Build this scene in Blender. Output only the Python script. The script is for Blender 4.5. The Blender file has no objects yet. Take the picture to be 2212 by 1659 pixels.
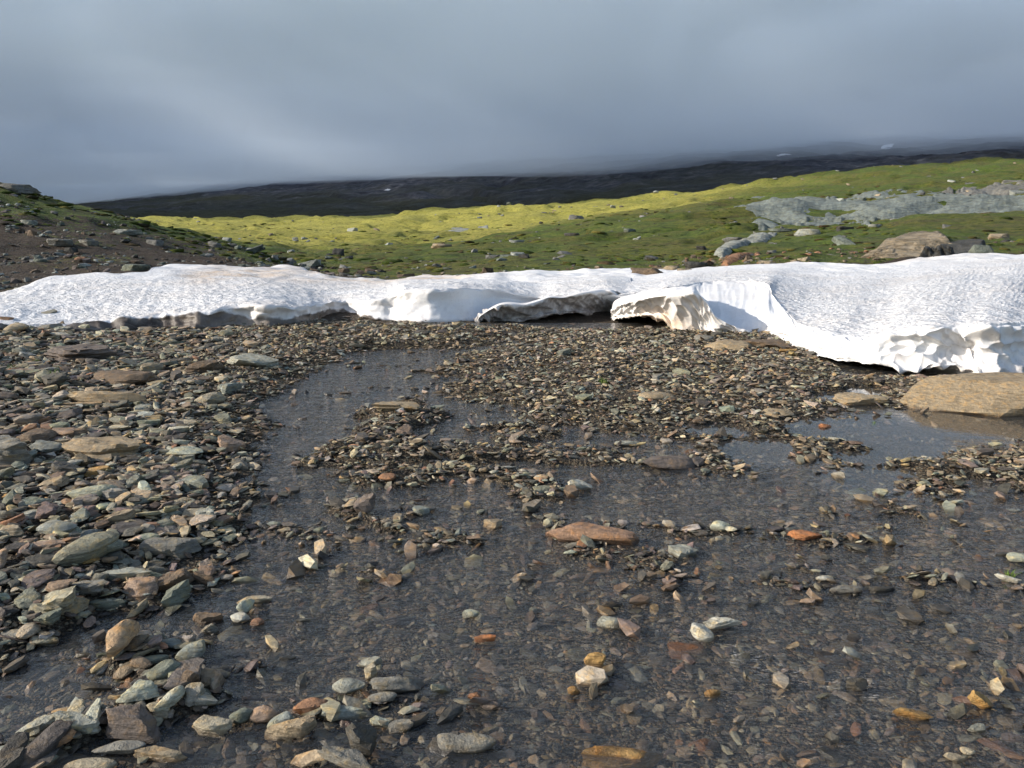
import bpy, math
import numpy as np
from mathutils import Vector, Matrix

# ---------------------------------------------------------------- camera, world, sun, exposure
SC = bpy.context.scene
PITCH = math.radians(12.2)
EYE = 1.6
FPX = 768.0                      # focal length in pixels of a 1024 px wide frame
cam_data = bpy.data.cameras.new("camera")
cam_data.sensor_width = 36.0
cam_data.lens = 27.0
cam_data.clip_start = 0.05
cam_data.clip_end = 20000.0
cam = bpy.data.objects.new("camera", cam_data)
SC.collection.objects.link(cam)
cam.location = (0, 0, EYE)
cam.rotation_euler = (math.radians(90) - PITCH, 0, 0)
SC.camera = cam

SUN_EL = math.radians(24)
SUN_AZ = math.radians(82)        # how far to the left of straight behind the camera the sun stands
sun_dir = Vector((-math.sin(SUN_AZ) * math.cos(SUN_EL), -math.cos(SUN_AZ) * math.cos(SUN_EL), math.sin(SUN_EL)))
sun_data = bpy.data.lights.new("sun", 'SUN')
sun_data.energy = 4.6
sun_data.angle = math.radians(0.5)
sun_data.color = (1.0, 0.92, 0.81)
sun = bpy.data.objects.new("sun", sun_data)
SC.collection.objects.link(sun)
sun.rotation_euler = sun_dir.to_track_quat('Z', 'Y').to_euler()

world = bpy.data.worlds.new("World")
SC.world = world
world.use_nodes = True
wn, wl = world.node_tree.nodes, world.node_tree.links
wn.clear()
wo = wn.new('ShaderNodeOutputWorld')
bg = wn.new('ShaderNodeBackground')
sky = wn.new('ShaderNodeTexSky')
sky.sky_type = 'NISHITA'
sky.sun_disc = False
sky.sun_elevation = SUN_EL
sky.sun_rotation = math.atan2(sun_dir.x, sun_dir.y)
sky.air_density = 1.0
sky.dust_density = 1.5
bg.inputs['Strength'].default_value = 0.15
wl.new(sky.outputs[0], bg.inputs[0])
wl.new(bg.outputs[0], wo.inputs[0])

SC.view_settings.view_transform = 'Standard'
SC.view_settings.look = 'None'
SC.view_settings.gamma = 1.0
SC.view_settings.exposure = 0.48
SC.view_settings.use_curve_mapping = False
SC.render.engine = 'CYCLES'
cy = SC.cycles
cy.max_bounces = 8
cy.diffuse_bounces = 3
cy.glossy_bounces = 3
cy.transmission_bounces = 4
cy.volume_bounces = 6
cy.transparent_max_bounces = 8
cy.use_denoising = True
cy.volume_step_rate = 1.0
cy.volume_max_steps = 96

CLOUD_Y0 = 225.0                 # where the cloud deck begins; its shadow falls from there
N_GRAVEL = 80000
CLOUD_H = 150.0
CLOUD_DENS = 0.0055
CLOUD_COL = (0.85, 0.925, 1.0, 1)

# ---------------------------------------------------------------- helpers
CS, SN = math.cos(PITCH), math.sin(PITCH)
S = 1024.0 / 2212.0


def ray(xd, yd):
    """Direction (x, y, z with y = 1) of the line of sight through a point of the picture, 2212 px wide."""
    cx = (np.asarray(xd, float) * S - 512) / FPX
    cy_ = -(np.asarray(yd, float) * S - 384) / FPX
    dy = cy_ * SN + CS
    dz = cy_ * CS - SN
    return cx / dy, dz / dy


def at(xd, yd, D):
    rx, rz = ray(xd, yd)
    return rx * D, np.asarray(D, float) + 0 * rx, EYE + rz * D


def xd_of(x, y, z=0.0):
    zc = y * CS - (z - EYE) * SN
    return (x / zc * FPX + 512) / S


def yd_of(y, z):
    zc = y * CS - (z - EYE) * SN
    yc = y * SN + (z - EYE) * CS
    return (384 - yc / zc * FPX) / S


def on_plane(xd, yd, z=0.0):
    rx, rz = ray(xd, yd)
    D = (z - EYE) / rz
    return rx * D, D


RNG = np.random.default_rng(11)


def _h(ix, iy, iz, seed):
    n = (ix.astype(np.int64) * 374761393 + iy.astype(np.int64) * 668265263 + iz.astype(np.int64) * 2147483647 + seed * 1274126177) & 0xffffffff
    n = ((n ^ (n >> 13)) * 1274126177) & 0xffffffff
    n = ((n ^ (n >> 16)) * 2246822519) & 0xffffffff
    return ((n ^ (n >> 15)) & 0xffffff) / float(0x1000000)


def noise(x, y, z=None, seed=0):
    """Smooth value noise, -1..1."""
    x = np.asarray(x, float); y = np.asarray(y, float)
    z = np.zeros_like(x) if z is None else np.asarray(z, float)
    x, y, z = np.broadcast_arrays(x, y, z)
    ix, iy, iz = np.floor(x), np.floor(y), np.floor(z)
    fx, fy, fz = x - ix, y - iy, z - iz
    fx = fx * fx * fx * (fx * (fx * 6 - 15) + 10); fy = fy * fy * fy * (fy * (fy * 6 - 15) + 10); fz = fz * fz * (3 - 2 * fz)
    r = 0
    flat = not np.any(fz)
    for c in ((0,) if flat else (0, 1)):
        wz = 1.0 if flat else (fz if c else 1 - fz)
        a = _h(ix, iy, iz + c, seed) * (1 - fx) + _h(ix + 1, iy, iz + c, seed) * fx
        b = _h(ix, iy + 1, iz + c, seed) * (1 - fx) + _h(ix + 1, iy + 1, iz + c, seed) * fx
        r = r + wz * (a * (1 - fy) + b * fy)
    return r * 2 - 1


def fbm(x, y, z=None, oct=4, seed=0, gain=0.5, lac=2.03):
    r, a, f = 0, 1.0, 1.0
    for k in range(oct):
        r = r + a * noise(np.asarray(x) * f + 13.7 * k, np.asarray(y) * f - 7.1 * k, None if z is None else np.asarray(z) * f, seed + k)
        a *= gain; f *= lac
    return r


def worley(x, y, seed=0):
    """Distance to the nearest jittered point and the gap to the second nearest."""
    ix, iy = np.floor(x), np.floor(y)
    f1 = np.full(np.shape(x), 9.0); f2 = f1.copy()
    for dx in (-1, 0, 1):
        for dy in (-1, 0, 1):
            cx, cy2 = ix + dx, iy + dy
            px = cx + 0.1 + 0.8 * _h(cx, cy2, cx * 0, seed); py = cy2 + 0.1 + 0.8 * _h(cx, cy2, cx * 0, seed + 9)
            d = np.hypot(px - x, py - y)
            f2 = np.where(d < f1, f1, np.minimum(f2, d)); f1 = np.minimum(f1, d)
    return f1, f2


def sstep(a, b, x):
    t = np.clip((np.asarray(x, float) - a) / (b - a), 0, 1)
    return t * t * (3 - 2 * t)


def link(ob, parent=None):
    SC.collection.objects.link(ob)
    if parent is not None:
        ob.parent = parent
    return ob


def tag(o, label=None, cat=None, group=None, kind=None):
    if label: o['label'] = label
    if cat: o['category'] = cat
    if group: o['group'] = group
    if kind: o['kind'] = kind
    return o


def mesh_np(name, verts, faces, mat=None, smooth=True, attrs=None, parent=None, colors=None):
    """verts (n,3), faces (m,k) with one k; attrs: {name: per-vertex floats}."""
    me = bpy.data.meshes.new(name)
    verts = np.ascontiguousarray(verts, dtype=np.float32); faces = np.ascontiguousarray(faces, dtype=np.int32)
    m, k = faces.shape
    me.vertices.add(len(verts)); me.vertices.foreach_set('co', verts.ravel())
    me.loops.add(m * k); me.loops.foreach_set('vertex_index', faces.ravel())
    me.polygons.add(m)
    me.polygons.foreach_set('loop_start', np.arange(0, m * k, k, dtype=np.int32))
    me.polygons.foreach_set('loop_total', np.full(m, k, dtype=np.int32))
    me.polygons.foreach_set('use_smooth', np.full(m, bool(smooth)))
    for an, av in (attrs or {}).items():
        at_ = me.attributes.new(an, 'FLOAT', 'POINT'); at_.data.foreach_set('value', np.ascontiguousarray(av, dtype=np.float32))
    for an, av in (colors or {}).items():
        at_ = me.attributes.new(an, 'FLOAT_VECTOR', 'POINT'); at_.data.foreach_set('vector', np.ascontiguousarray(av, dtype=np.float32).ravel())
    me.update(calc_edges=True); me.validate()
    if mat: me.materials.append(mat)
    return link(bpy.data.objects.new(name, me), parent)


def grid_faces(nu, nv):
    i = np.arange(nu - 1)[:, None] * nv + np.arange(nv - 1)[None, :]
    return np.stack([i, i + nv, i + nv + 1, i + 1], -1).reshape(-1, 4)


class Mat:
    """A small node-tree builder."""
    def __init__(self, name):
        self.m = bpy.data.materials.new(name); self.m.use_nodes = True
        self.t = self.m.node_tree; self.t.nodes.clear()
        self.out = self.t.nodes.new('ShaderNodeOutputMaterial')
    def n(self, typ, ins=None, **props):
        nd = self.t.nodes.new(typ)
        for k, v in props.items(): setattr(nd, k, v)
        for k, v in (ins or {}).items():
            if isinstance(v, bpy.types.NodeSocket): self.t.links.new(v, nd.inputs[k])
            else: nd.inputs[k].default_value = v
        return nd
    def l(self, a, b): self.t.links.new(a, b)
    def noise(self, vec, scale, detail=4, rough=0.55, dist=0.0):
        return self.n('ShaderNodeTexNoise', {'Vector': vec, 'Scale': scale, 'Detail': detail, 'Roughness': rough, 'Distortion': dist}).outputs['Fac']
    def ramp(self, fac, stops, interp='LINEAR'):
        r = self.n('ShaderNodeValToRGB', {'Fac': fac}); cr = r.color_ramp; cr.interpolation = interp
        while len(cr.elements) < len(stops): cr.elements.new(0.5)
        for e, (p, c) in zip(cr.elements, stops):
            e.position = p; e.color = (c, c, c, 1) if isinstance(c, (int, float)) else (*c, 1)
        return r.outputs['Color']
    def mix(self, f, a, b, mode='MIX'):
        nd = self.n('ShaderNodeMix', data_type='RGBA', blend_type=mode)
        for k, v in ((0, f), (6, a), (7, b)):
            if isinstance(v, bpy.types.NodeSocket): self.l(v, nd.inputs[k])
            else: nd.inputs[k].default_value = v if k == 0 else ((*v, 1) if len(v) == 3 else v)
        return nd.outputs[2]
    def math(self, op, a, b=0.0, clamp=False):
        nd = self.n('ShaderNodeMath', operation=op, use_clamp=clamp)
        for k, v in ((0, a), (1, b)):
            if isinstance(v, bpy.types.NodeSocket): self.l(v, nd.inputs[k])
            else: nd.inputs[k].default_value = v
        return nd.outputs[0]
    def attr(self, name, typ='GEOMETRY'): return self.n('ShaderNodeAttribute', attribute_name=name, attribute_type=typ)
    def pos(self): return self.n('ShaderNodeNewGeometry').outputs['Position']
    def scaled(self, vec, s): return self.n('ShaderNodeVectorMath', {0: vec, 1: s}, operation='MULTIPLY').outputs[0]
    def bump(self, h, strength=0.5, dist=0.02, normal=None):
        nd = self.n('ShaderNodeBump', {'Height': h, 'Strength': strength, 'Distance': dist})
        if normal is not None: self.l(normal, nd.inputs['Normal'])
        return nd.outputs[0]
    def principled(self, col, rough=0.8, normal=None, spec=0.5, **ins):
        p = self.n('ShaderNodeBsdfPrincipled', {'Base Color': col if isinstance(col, bpy.types.NodeSocket) else (*col, 1), 'Roughness': rough, 'Specular IOR Level': spec, **ins})
        if normal is not None: self.l(normal, p.inputs['Normal'])
        return p
    def done(self, shader): self.l(shader.outputs[0] if hasattr(shader, 'outputs') else shader, self.out.inputs[0]); return self.m

# ---------------------------------------------------------------- the lie of the land
KX = np.array([-500, 0, 160, 350, 500, 650, 800, 1000, 1200, 1400, 1600, 1800, 2000, 2212, 2700], float)
ROWS = [  # distance in metres, then the height of the land there as seen from the eye point (y of the sight line)
    (12.5, [640, 655, 660, 668, 675, 680, 684, 684, 684, 682, 678, 670, 660, 650, 630]),
    (16,  [598, 606, 600, 600, 603, 614, 626, 628, 626, 622, 612, 604, 598, 590, 578]),
    (20,  [545, 560, 566, 575, 583, 592, 606, 606, 600, 594, 580, 572, 565, 553, 540]),
    (26,  [460, 486, 508, 544, 565, 588, 596, 598, 588, 580, 556, 546, 545, 532, 515]),
    (34,  [370, 386, 436, 492, 530, 576, 582, 572, 562, 556, 540, 528, 510, 512, 490]),
    (45,  [425, 440, 480, 522, 550, 566, 568, 556, 545, 536, 520, 506, 480, 480, 470]),
    (60,  [480, 490, 500, 512, 535, 550, 556, 536, 528, 512, 495, 488, 470, 455, 450]),
    (80,  [490, 495, 500, 506, 520, 532, 534, 524, 500, 482, 468, 462, 446, 435, 430]),
    (110, [492, 492, 494, 500, 506, 512, 514, 508, 478, 450, 440, 436, 425, 415, 405]),
    (150, [487, 487, 488, 490, 492, 497, 500, 496, 484, 466, 452, 420, 402, 390, 375]),
    (210, [481, 481, 482, 483, 484, 486, 484, 474, 462, 446, 418, 392, 374, 362, 350]),
    (300, [478, 478, 478, 478, 476, 473, 467, 452, 442, 421, 402, 376, 359, 347, 335]),
    (360, [480, 480, 480, 480, 479, 477, 473, 461, 452, 434, 416, 394, 378, 366, 356]),
    (520, [479, 479, 479, 478, 477, 474, 469, 459, 448, 432, 412, 392, 376, 362, 350]),
]
RD = np.log(np.array([r[0] for r in ROWS]))
RZ = np.array([at(KX, np.array(r[1], float), r[0])[2] for r in ROWS])


def cubic(xk, yk, x):
    """Monotone-ish cubic (Catmull-Rom) along the last axis of yk for scalar positions x."""
    x = np.clip(x, xk[0], xk[-1]); i = np.clip(np.searchsorted(xk, x, side='right') - 1, 0, len(xk) - 2)
    h = xk[i + 1] - xk[i]; t = (x - xk[i]) / h
    im, ip = np.maximum(i - 1, 0), np.minimum(i + 2, len(xk) - 1)
    m0 = (yk[i + 1] - yk[im]) / np.maximum(xk[i + 1] - xk[im], 1e-6) * h
    m1 = (yk[ip] - yk[i]) / np.maximum(xk[ip] - xk[i], 1e-6) * h
    t2, t3 = t * t, t * t * t
    return (2 * t3 - 3 * t2 + 1) * yk[i] + (t3 - 2 * t2 + t) * m0 + (-2 * t3 + 3 * t2) * yk[i + 1] + (t3 - t2) * m1


def hill_z(x, y, rows=None, rd=None, rz=None):
    rd = RD if rd is None else rd; rz = RZ if rz is None else rz
    x = np.asarray(x, float); y = np.asarray(y, float)
    xd = xd_of(x, y, 0.0 * x); lg = np.log(np.clip(y, math.exp(rd[0]), math.exp(rd[-1])))
    zs = np.array([cubic(KX, rz[k], xd.ravel()) for k in range(len(rz))])          # rows x points
    l = lg.ravel(); i = np.clip(np.searchsorted(rd, l, side='right') - 1, 0, len(rd) - 2)
    t = (l - rd[i]) / (rd[i + 1] - rd[i]); n = np.arange(l.size)
    h = rd[i + 1] - rd[i]; im, ip = np.maximum(i - 1, 0), np.minimum(i + 2, len(rd) - 1)
    m0 = (zs[i + 1, n] - zs[im, n]) / (rd[i + 1] - rd[im]) * h; m1 = (zs[ip, n] - zs[i, n]) / (rd[ip] - rd[i]) * h
    t2, t3 = t * t, t * t * t
    return ((2 * t3 - 3 * t2 + 1) * zs[i, n] + (t3 - 2 * t2 + t) * m0 + (-2 * t3 + 3 * t2) * zs[i + 1, n] + (t3 - t2) * m1).reshape(x.shape)


# dry ground of the stream bed: outlines as seen from the eye point, laid on the water level
def poly_world(pts):
    p = np.array(pts, float); x, y = on_plane(p[:, 0], p[:, 1]); return np.stack([x, y], 1)


def sdf(poly, x, y):
    """Signed distance to a closed outline, positive inside."""
    d2 = np.full(x.shape, 1e9); inside = np.zeros(x.shape, bool)
    for a, b in zip(poly, np.roll(poly, -1, 0)):
        ex, ey = b - a; wx, wy = x - a[0], y - a[1]
        t = np.clip((wx * ex + wy * ey) / (ex * ex + ey * ey + 1e-12), 0, 1)
        d2 = np.minimum(d2, (wx - ex * t) ** 2 + (wy - ey * t) ** 2)
        c = ((a[1] > y) != (b[1] > y)) & (x < ex * (y - a[1]) / (ey if abs(ey) > 1e-9 else 1e-9) + a[0])
        inside ^= c
    d = np.sqrt(d2); return np.where(inside, d, -d)


DRY = [   # outline, top height above the water, width of the edge ramp
    ([(-900, 690), (700, 700), (1080, 712), (1060, 745), (900, 752), (760, 762), (660, 800), (600, 838), (555, 880), (548, 930), (555, 985), (520, 1010), (440, 1040), (520, 1070), (505, 1110), (490, 1165),
      (420, 1200), (330, 1180), (300, 1215), (320, 1240), (400, 1240), (405, 1270), (330, 1300), (240, 1310), (180, 1350), (60, 1400), (-60, 1440), (-900, 1500)], 0.085, 0.5),
    ([(1060, 705), (1700, 715), (1800, 780), (2300, 820), (2600, 860), (2600, 905), (2250, 905), (2100, 895), (1960, 880), (1800, 905), (1740, 935), (1850, 955), (1900, 975), (2230, 940), (2700, 960), (2700, 1110), (2212, 1090), (2050, 1055), (1980, 1030),
      (1850, 1010), (1700, 1010), (1560, 1000), (1440, 975), (1300, 940), (1160, 905), (1020, 880), (960, 850), (900, 815), (930, 790), (1010, 765), (1120, 745)], 0.036, 0.5),
    ([(780, 880), (880, 868), (960, 900), (940, 930), (890, 950), (930, 990), (860, 1000), (760, 1010), (760, 950)], 0.06, 0.2),
    ([(950, 965), (1150, 960), (1350, 1000), (1260, 1010), (1100, 990), (980, 1000)], 0.04, 0.15),
    ([(1040, 925), (1130, 905), (1190, 930), (1160, 960), (1080, 955)], 0.04, 0.15),
    ([(770, 1010), (1000, 1000), (1180, 1030), (1260, 1080), (1180, 1100), (1080, 1060), (900, 1040)], 0.02, 0.15),
    ([(650, 1000), (780, 1005), (760, 1040), (680, 1030)], 0.01, 0.1),
    ([(780, 1090), (860, 1085), (920, 1140), (860, 1170), (800, 1150)], 0.01, 0.12),
    ([(660, 1240), (880, 1200), (920, 1215), (780, 1260), (690, 1265)], 0.01, 0.12),
    ([(-100, 1590), (40, 1560), (150, 1500), (280, 1440), (300, 1390), (360, 1370), (420, 1400), (425, 1460), (330, 1520), (250, 1600), (150, 1680), (-100, 1760)], 0.03, 0.15),
    ([(500, 1350), (560, 1310), (620, 1330), (600, 1370), (500, 1400), (440, 1370)], 0.015, 0.12),
    ([(450, 1520), (560, 1500), (700, 1530), (790, 1560), (880, 1580), (860, 1610), (700, 1600), (640, 1680), (540, 1600)], 0.012, 0.15),
    ([(740, 1440), (900, 1430), (930, 1480), (860, 1520), (740, 1500)], 0.01, 0.1),
    ([(1750, 1090), (1900, 1080), (2100, 1140), (2040, 1180), (1900, 1140)], 0.01, 0.15),
    ([(1850, 1230), (2000, 1210), (2200, 1230), (2260, 1260), (2000, 1260)], 0.01, 0.15),
    ([(2230, 860), (2700, 780), (2700, 880), (2300, 900)], 0.12, 0.3),
]
DRYW = [(poly_world(p), h, w) for p, h, w in DRY]
POOLS = [  # still pools in the gravel
    ([(1730, 925), (1790, 912), (1870, 920), (1870, 940), (1800, 950), (1730, 945)], 0.05),
    ([(1590, 965), (1650, 955), (1740, 968), (1700, 980), (1600, 982)], 0.05),
    ([(1850, 958), (1990, 945), (2000, 960), (1880, 970)], 0.05),
    ([(1880, 912), (2100, 890), (2250, 905), (2300, 940), (2060, 935), (1900, 925)], 0.04),
    ([(1480, 925), (1560, 920), (1570, 932), (1500, 936)], 0.05),
    ([(1760, 862), (1860, 835), (1900, 850), (1840, 872)], 0.03),
    ([(1860, 1040), (1880, 1010), (1990, 1020), (1940, 1045)], 0.04),
    ([(1830, 985), (2010, 965), (2015, 985), (1900, 995)], 0.05),
]
POOLW = [(poly_world(p), d) for p, d in POOLS]


def bed_z(x, y):
    """Height of the bare stream bed; the water stands at 0."""
    x = np.asarray(x, float); y = np.asarray(y, float)
    n1 = fbm(x * 0.9, y * 0.9, oct=3, seed=3); n2 = fbm(x * 3.1, y * 3.1, oct=3, seed=8)
    bars = fbm(x * 0.75 + 0.5 * y, y * 1.9, oct=3, seed=9)
    z = -0.030 + 0.010 * n1 + 0.010 * n2 + 0.038 * sstep(0.34, 1.0, bars) * sstep(2.4, 3.8, y) - 0.010 * sstep(3.6, 4.6, y)
    jx, jy = x + 0.16 * n2 + 0.13 * n1 + 0.07 * noise(x * 9, y * 9, seed=5), y + 0.20 * fbm(x * 2.3 + 40, y * 3.0, oct=4, seed=4)
    best = np.full(x.shape, -9.0)
    for poly, h, w in DRYW:
        lo, hi = poly.min(0) - w - 0.5, poly.max(0) + w + 0.5
        m = (x > lo[0]) & (x < hi[0]) & (y > lo[1]) & (y < hi[1])
        if not m.any(): continue
        d = sdf(poly, jx[m], jy[m])
        b = best[m]; e = -0.05 + (h + 0.05) * sstep(-w, w, d)
        best[m] = np.maximum(b, np.where(d > -w, e, -9))
    z = np.maximum(z, best + 0.012 * n1 + 0.010 * n2)
    for poly, dp in POOLW:
        lo, hi = poly.min(0) - 0.5, poly.max(0) + 0.5
        m = (x > lo[0]) & (x < hi[0]) & (y > lo[1]) & (y < hi[1])
        if not m.any(): continue
        d = sdf(poly, x[m] + 0.1 * n2[m], y[m] + 0.1 * noise(x[m] * 4, y[m] * 4, seed=6)); k = sstep(-0.14, 0.05, d + 0.10 * noise(x[m] * 2.5, y[m] * 4, seed=7))
        z[m] = z[m] * (1 - k) + (-dp) * k
    # the left bank climbs to the side
    xd = xd_of(x, y)
    z = z + 0.22 * sstep(420, -500, xd) * sstep(3.0, 6.5, y)
    z = z - 0.03 * sstep(1080, 1180, xd) * sstep(1470, 1400, xd) * sstep(10.2, 11.8, y)
    z = z - 0.07 * sstep(1760, 1860, xd) * sstep(2130, 2100, xd) * sstep(7.3, 7.9, y) * sstep(10.5, 9.5, y)    # the stream's way under the snow
    return z


def land_z(x, y, fine=True):
    x = np.asarray(x, float); y = np.asarray(y, float)
    k = sstep(11.2, 15.5, y)
    z = np.zeros(x.shape)
    m = k < 1
    if m.any(): z[m] = bed_z(x[m], y[m]) * (1 - k[m])
    m2 = k > 0
    if m2.any():
        xx, yy = x[m2], y[m2]
        h = hill_z(xx, yy)
        if fine:
            far = sstep(20, 80, yy)
            h = h + sstep(13, 22, yy) * (0.10 * fbm(xx * 0.45, yy * 0.45, oct=4, seed=21) * (1 - 0.5 * far)) + far * (0.75 * fbm(xx * 0.06, yy * 0.06, oct=5, seed=22, gain=0.55)) * (1 + 0.8 * sstep(150, 300, yy))
            rid = 1 - np.abs(fbm(xx * 0.16, yy * 0.16, oct=3, seed=24)); h = h - 0.5 * sstep(0.22, 0.0, np.abs(fbm(xx * 0.035 + 3, yy * 0.06, oct=4, seed=26))) * sstep(30, 60, yy) * (1 + yy / 150); h = h + 0.26 * (rid - 0.6) * sstep(18, 45, yy)
            h = h + 0.035 * fbm(xx * 2.0, yy * 2.0, oct=2, seed=23) * sstep(13, 18, yy)
        z[m2] = z[m2] + h * k[m2]
    return z


def hit(xd, yd, d0=9.0, d1=500.0, n=260):
    """First point of the land along each sight line."""
    xd = np.atleast_1d(np.asarray(xd, float)); yd = np.atleast_1d(np.asarray(yd, float)); rx, rz = ray(xd, yd)
    D = np.exp(np.linspace(math.log(d0), math.log(d1), n))
    Z = land_z(rx[:, None] * D, D[None, :] + 0 * rx[:, None], fine=False)
    below = (EYE + rz[:, None] * D) < Z
    i = np.where(below.any(1), below.argmax(1), n - 1); i = np.maximum(i, 1)
    d = (D[i] + D[i - 1]) / 2
    return rx * d, d, land_z(rx * d, d)


# ---- ground materials
def ground_material():
    M = Mat("stony_ground"); P = M.pos()
    sep = M.n('ShaderNodeSeparateXYZ', {0: P})
    n_big = M.noise(P, 0.09, 5, 0.6); n_mid = M.noise(P, 0.55, 5, 0.62); n_fine = M.noise(P, 5.0, 5, 0.7); n_grit = M.noise(P, 42, 4, 0.7)
    far = M.noise(P, 0.02, 3, 0.5)
    n_m2 = M.noise(M.scaled(P, (0.7, 1.0, 2.5)), 1.6, 5, 0.7); n_f2 = M.noise(M.scaled(P, (1, 1, 2)), 3.6, 5, 0.75)
    grass = M.ramp(n_m2, [(0.26, (0.018, 0.024, 0.008)), (0.38, (0.066, 0.080, 0.014)), (0.52, (0.125, 0.135, 0.022)), (0.64, (0.165, 0.140, 0.034)), (0.78, (0.085, 0.060, 0.030))])
    green = M.ramp(n_m2, [(0.28, (0.016, 0.028, 0.008)), (0.46, (0.068, 0.108, 0.014)), (0.62, (0.120, 0.160, 0.022)), (0.78, (0.15, 0.15, 0.03))])
    g = M.mix(M.ramp(n_big, [(0.43, 0), (0.57, 1)]), grass, green)
    strk = M.noise(M.scaled(P, (0.35, 1.0, 3.0)), 0.55, 6, 0.72, 0.6)
    g = M.mix(M.ramp(strk, [(0.50, 0.0), (0.66, 0.75)]), g, M.ramp(n_f2, [(0.35, (0.045, 0.033, 0.018)), (0.65, (0.13, 0.10, 0.055))]))
    g = M.mix(M.ramp(strk, [(0.30, 0.75), (0.42, 0.0)]), g, (0.020, 0.026, 0.008))
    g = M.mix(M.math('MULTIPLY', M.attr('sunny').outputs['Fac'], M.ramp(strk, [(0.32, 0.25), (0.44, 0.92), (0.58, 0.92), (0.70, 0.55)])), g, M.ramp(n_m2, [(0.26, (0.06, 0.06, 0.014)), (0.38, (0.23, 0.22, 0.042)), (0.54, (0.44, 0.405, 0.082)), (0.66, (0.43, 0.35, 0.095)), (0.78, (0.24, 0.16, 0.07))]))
    g = M.mix(M.ramp(n_f2, [(0.30, 0.75), (0.46, 0.0)]), g, (0.018, 0.018, 0.008))
    g = M.mix(M.ramp(n_f2, [(0.60, 0.0), (0.78, 0.55)]), g, (0.16, 0.155, 0.10))
    dirt = M.ramp(n_fine, [(0.25, (0.018, 0.012, 0.009)), (0.5, (0.045, 0.031, 0.021)), (0.72, (0.085, 0.062, 0.042))])
    dirt = M.mix(M.ramp(n_grit, [(0.55, 0), (0.75, 0.8)]), dirt, (0.15, 0.13, 0.10))
    dry = M.attr('dirt').outputs['Fac']
    k = M.math('ADD', dry, M.math('MULTIPLY', M.math('SUBTRACT', n_fine, 0.5), 1.3))
    k = M.math('ADD', k, M.math('MULTIPLY', M.math('SUBTRACT', n_mid, 0.5), 0.8))
    col = M.mix(M.ramp(k, [(0.42, 0), (0.58, 1)]), g, dirt)
    # fine bed gravel in the near ground
    v = M.n('ShaderNodeTexVoronoi', {'Vector': M.scaled(P, (1, 1.3, 1)), 'Scale': 55.0, 'Randomness': 1.0})
    peb = M.ramp(M.n('ShaderNodeSeparateColor', {0: v.outputs['Color']}).outputs[0], [(0.0, (0.035, 0.032, 0.028)), (0.35, (0.085, 0.075, 0.06)), (0.6, (0.11, 0.12, 0.105)), (0.85, (0.16, 0.105, 0.055)), (1.0, (0.2, 0.19, 0.16))])
    peb = M.mix(M.ramp(v.outputs['Distance'], [(0.35, 0), (0.6, 1)]), peb, (0.016, 0.013, 0.010))
    col = M.mix(M.attr('bed').outputs['Fac'], col, M.mix(0.35, M.mix(1.0, peb, (1.7, 1.55, 1.35), 'MULTIPLY'), (0.085, 0.068, 0.048)))
    h = M.math('ADD', M.math('MULTIPLY', n_fine, 0.5), M.math('ADD', M.math('MULTIPLY', n_grit, 0.1), M.math('ADD', M.math('MULTIPLY', n_f2, 1.1), M.math('MULTIPLY', strk, 1.6))))
    nrm = M.bump(h, 1.0, 0.34)
    return M.done(M.principled(col, 0.9, nrm, 0.25))


nr, nc = 540, 360
yy = np.concatenate([np.linspace(0.7, 12.0, 210, endpoint=False), np.exp(np.linspace(math.log(12.0), math.log(520.0), nr - 210))])
ss = np.linspace(-1, 1, nc)
Yg, Sg = np.meshgrid(yy, ss, indexing='ij'); Xg = Sg * (3.0 + 0.95 * Yg)
Zg = land_z(Xg, Yg)
XDg = xd_of(Xg, Yg)
steep = np.abs(np.gradient(Zg, axis=0) / np.gradient(yy)[:, None])
dirt = 1.2 * sstep(17.5, 14.5, Yg + 2.0 * noise(Xg * 0.3, Yg * 0.3, seed=31))
dirt = np.maximum(dirt, 0.95 * sstep(34, 17, Yg) * sstep(1200, 850, XDg) * sstep(560, 700, XDg + 60))
hilly = sstep(700, 450, XDg) * sstep(46, 38, Yg)
dirt = np.maximum(dirt, hilly * (0.40 + 0.5 * sstep(32, 17, Yg) + 0.30 * sstep(120, 520, XDg)))
dirt = np.maximum(dirt, 0.9 * sstep(25, 19.5, Yg) * sstep(1250, 1650, XDg)) * 0.9
dirt = dirt + 0.18 * fbm(Xg * 0.12, Yg * 0.12, oct=3, seed=33)
sunny = sstep(90, 150, Yg + 0.02 * (XDg - 600) + 45 * fbm(Xg * 0.03, Yg * 0.018, oct=4, seed=35)) * sstep(1750, 1250, XDg + 200 * noise(Xg * .03, Yg * .02, seed=36))  # sun patch painted into the grass colour: far meadow brighter and yellower
bed = sstep(13.5, 11.5, Yg)
GROUND_MAT = ground_material()
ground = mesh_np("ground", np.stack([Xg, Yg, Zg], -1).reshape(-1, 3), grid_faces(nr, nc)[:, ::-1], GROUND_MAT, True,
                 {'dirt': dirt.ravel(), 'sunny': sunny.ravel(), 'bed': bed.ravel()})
tag(ground, kind='structure')

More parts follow.
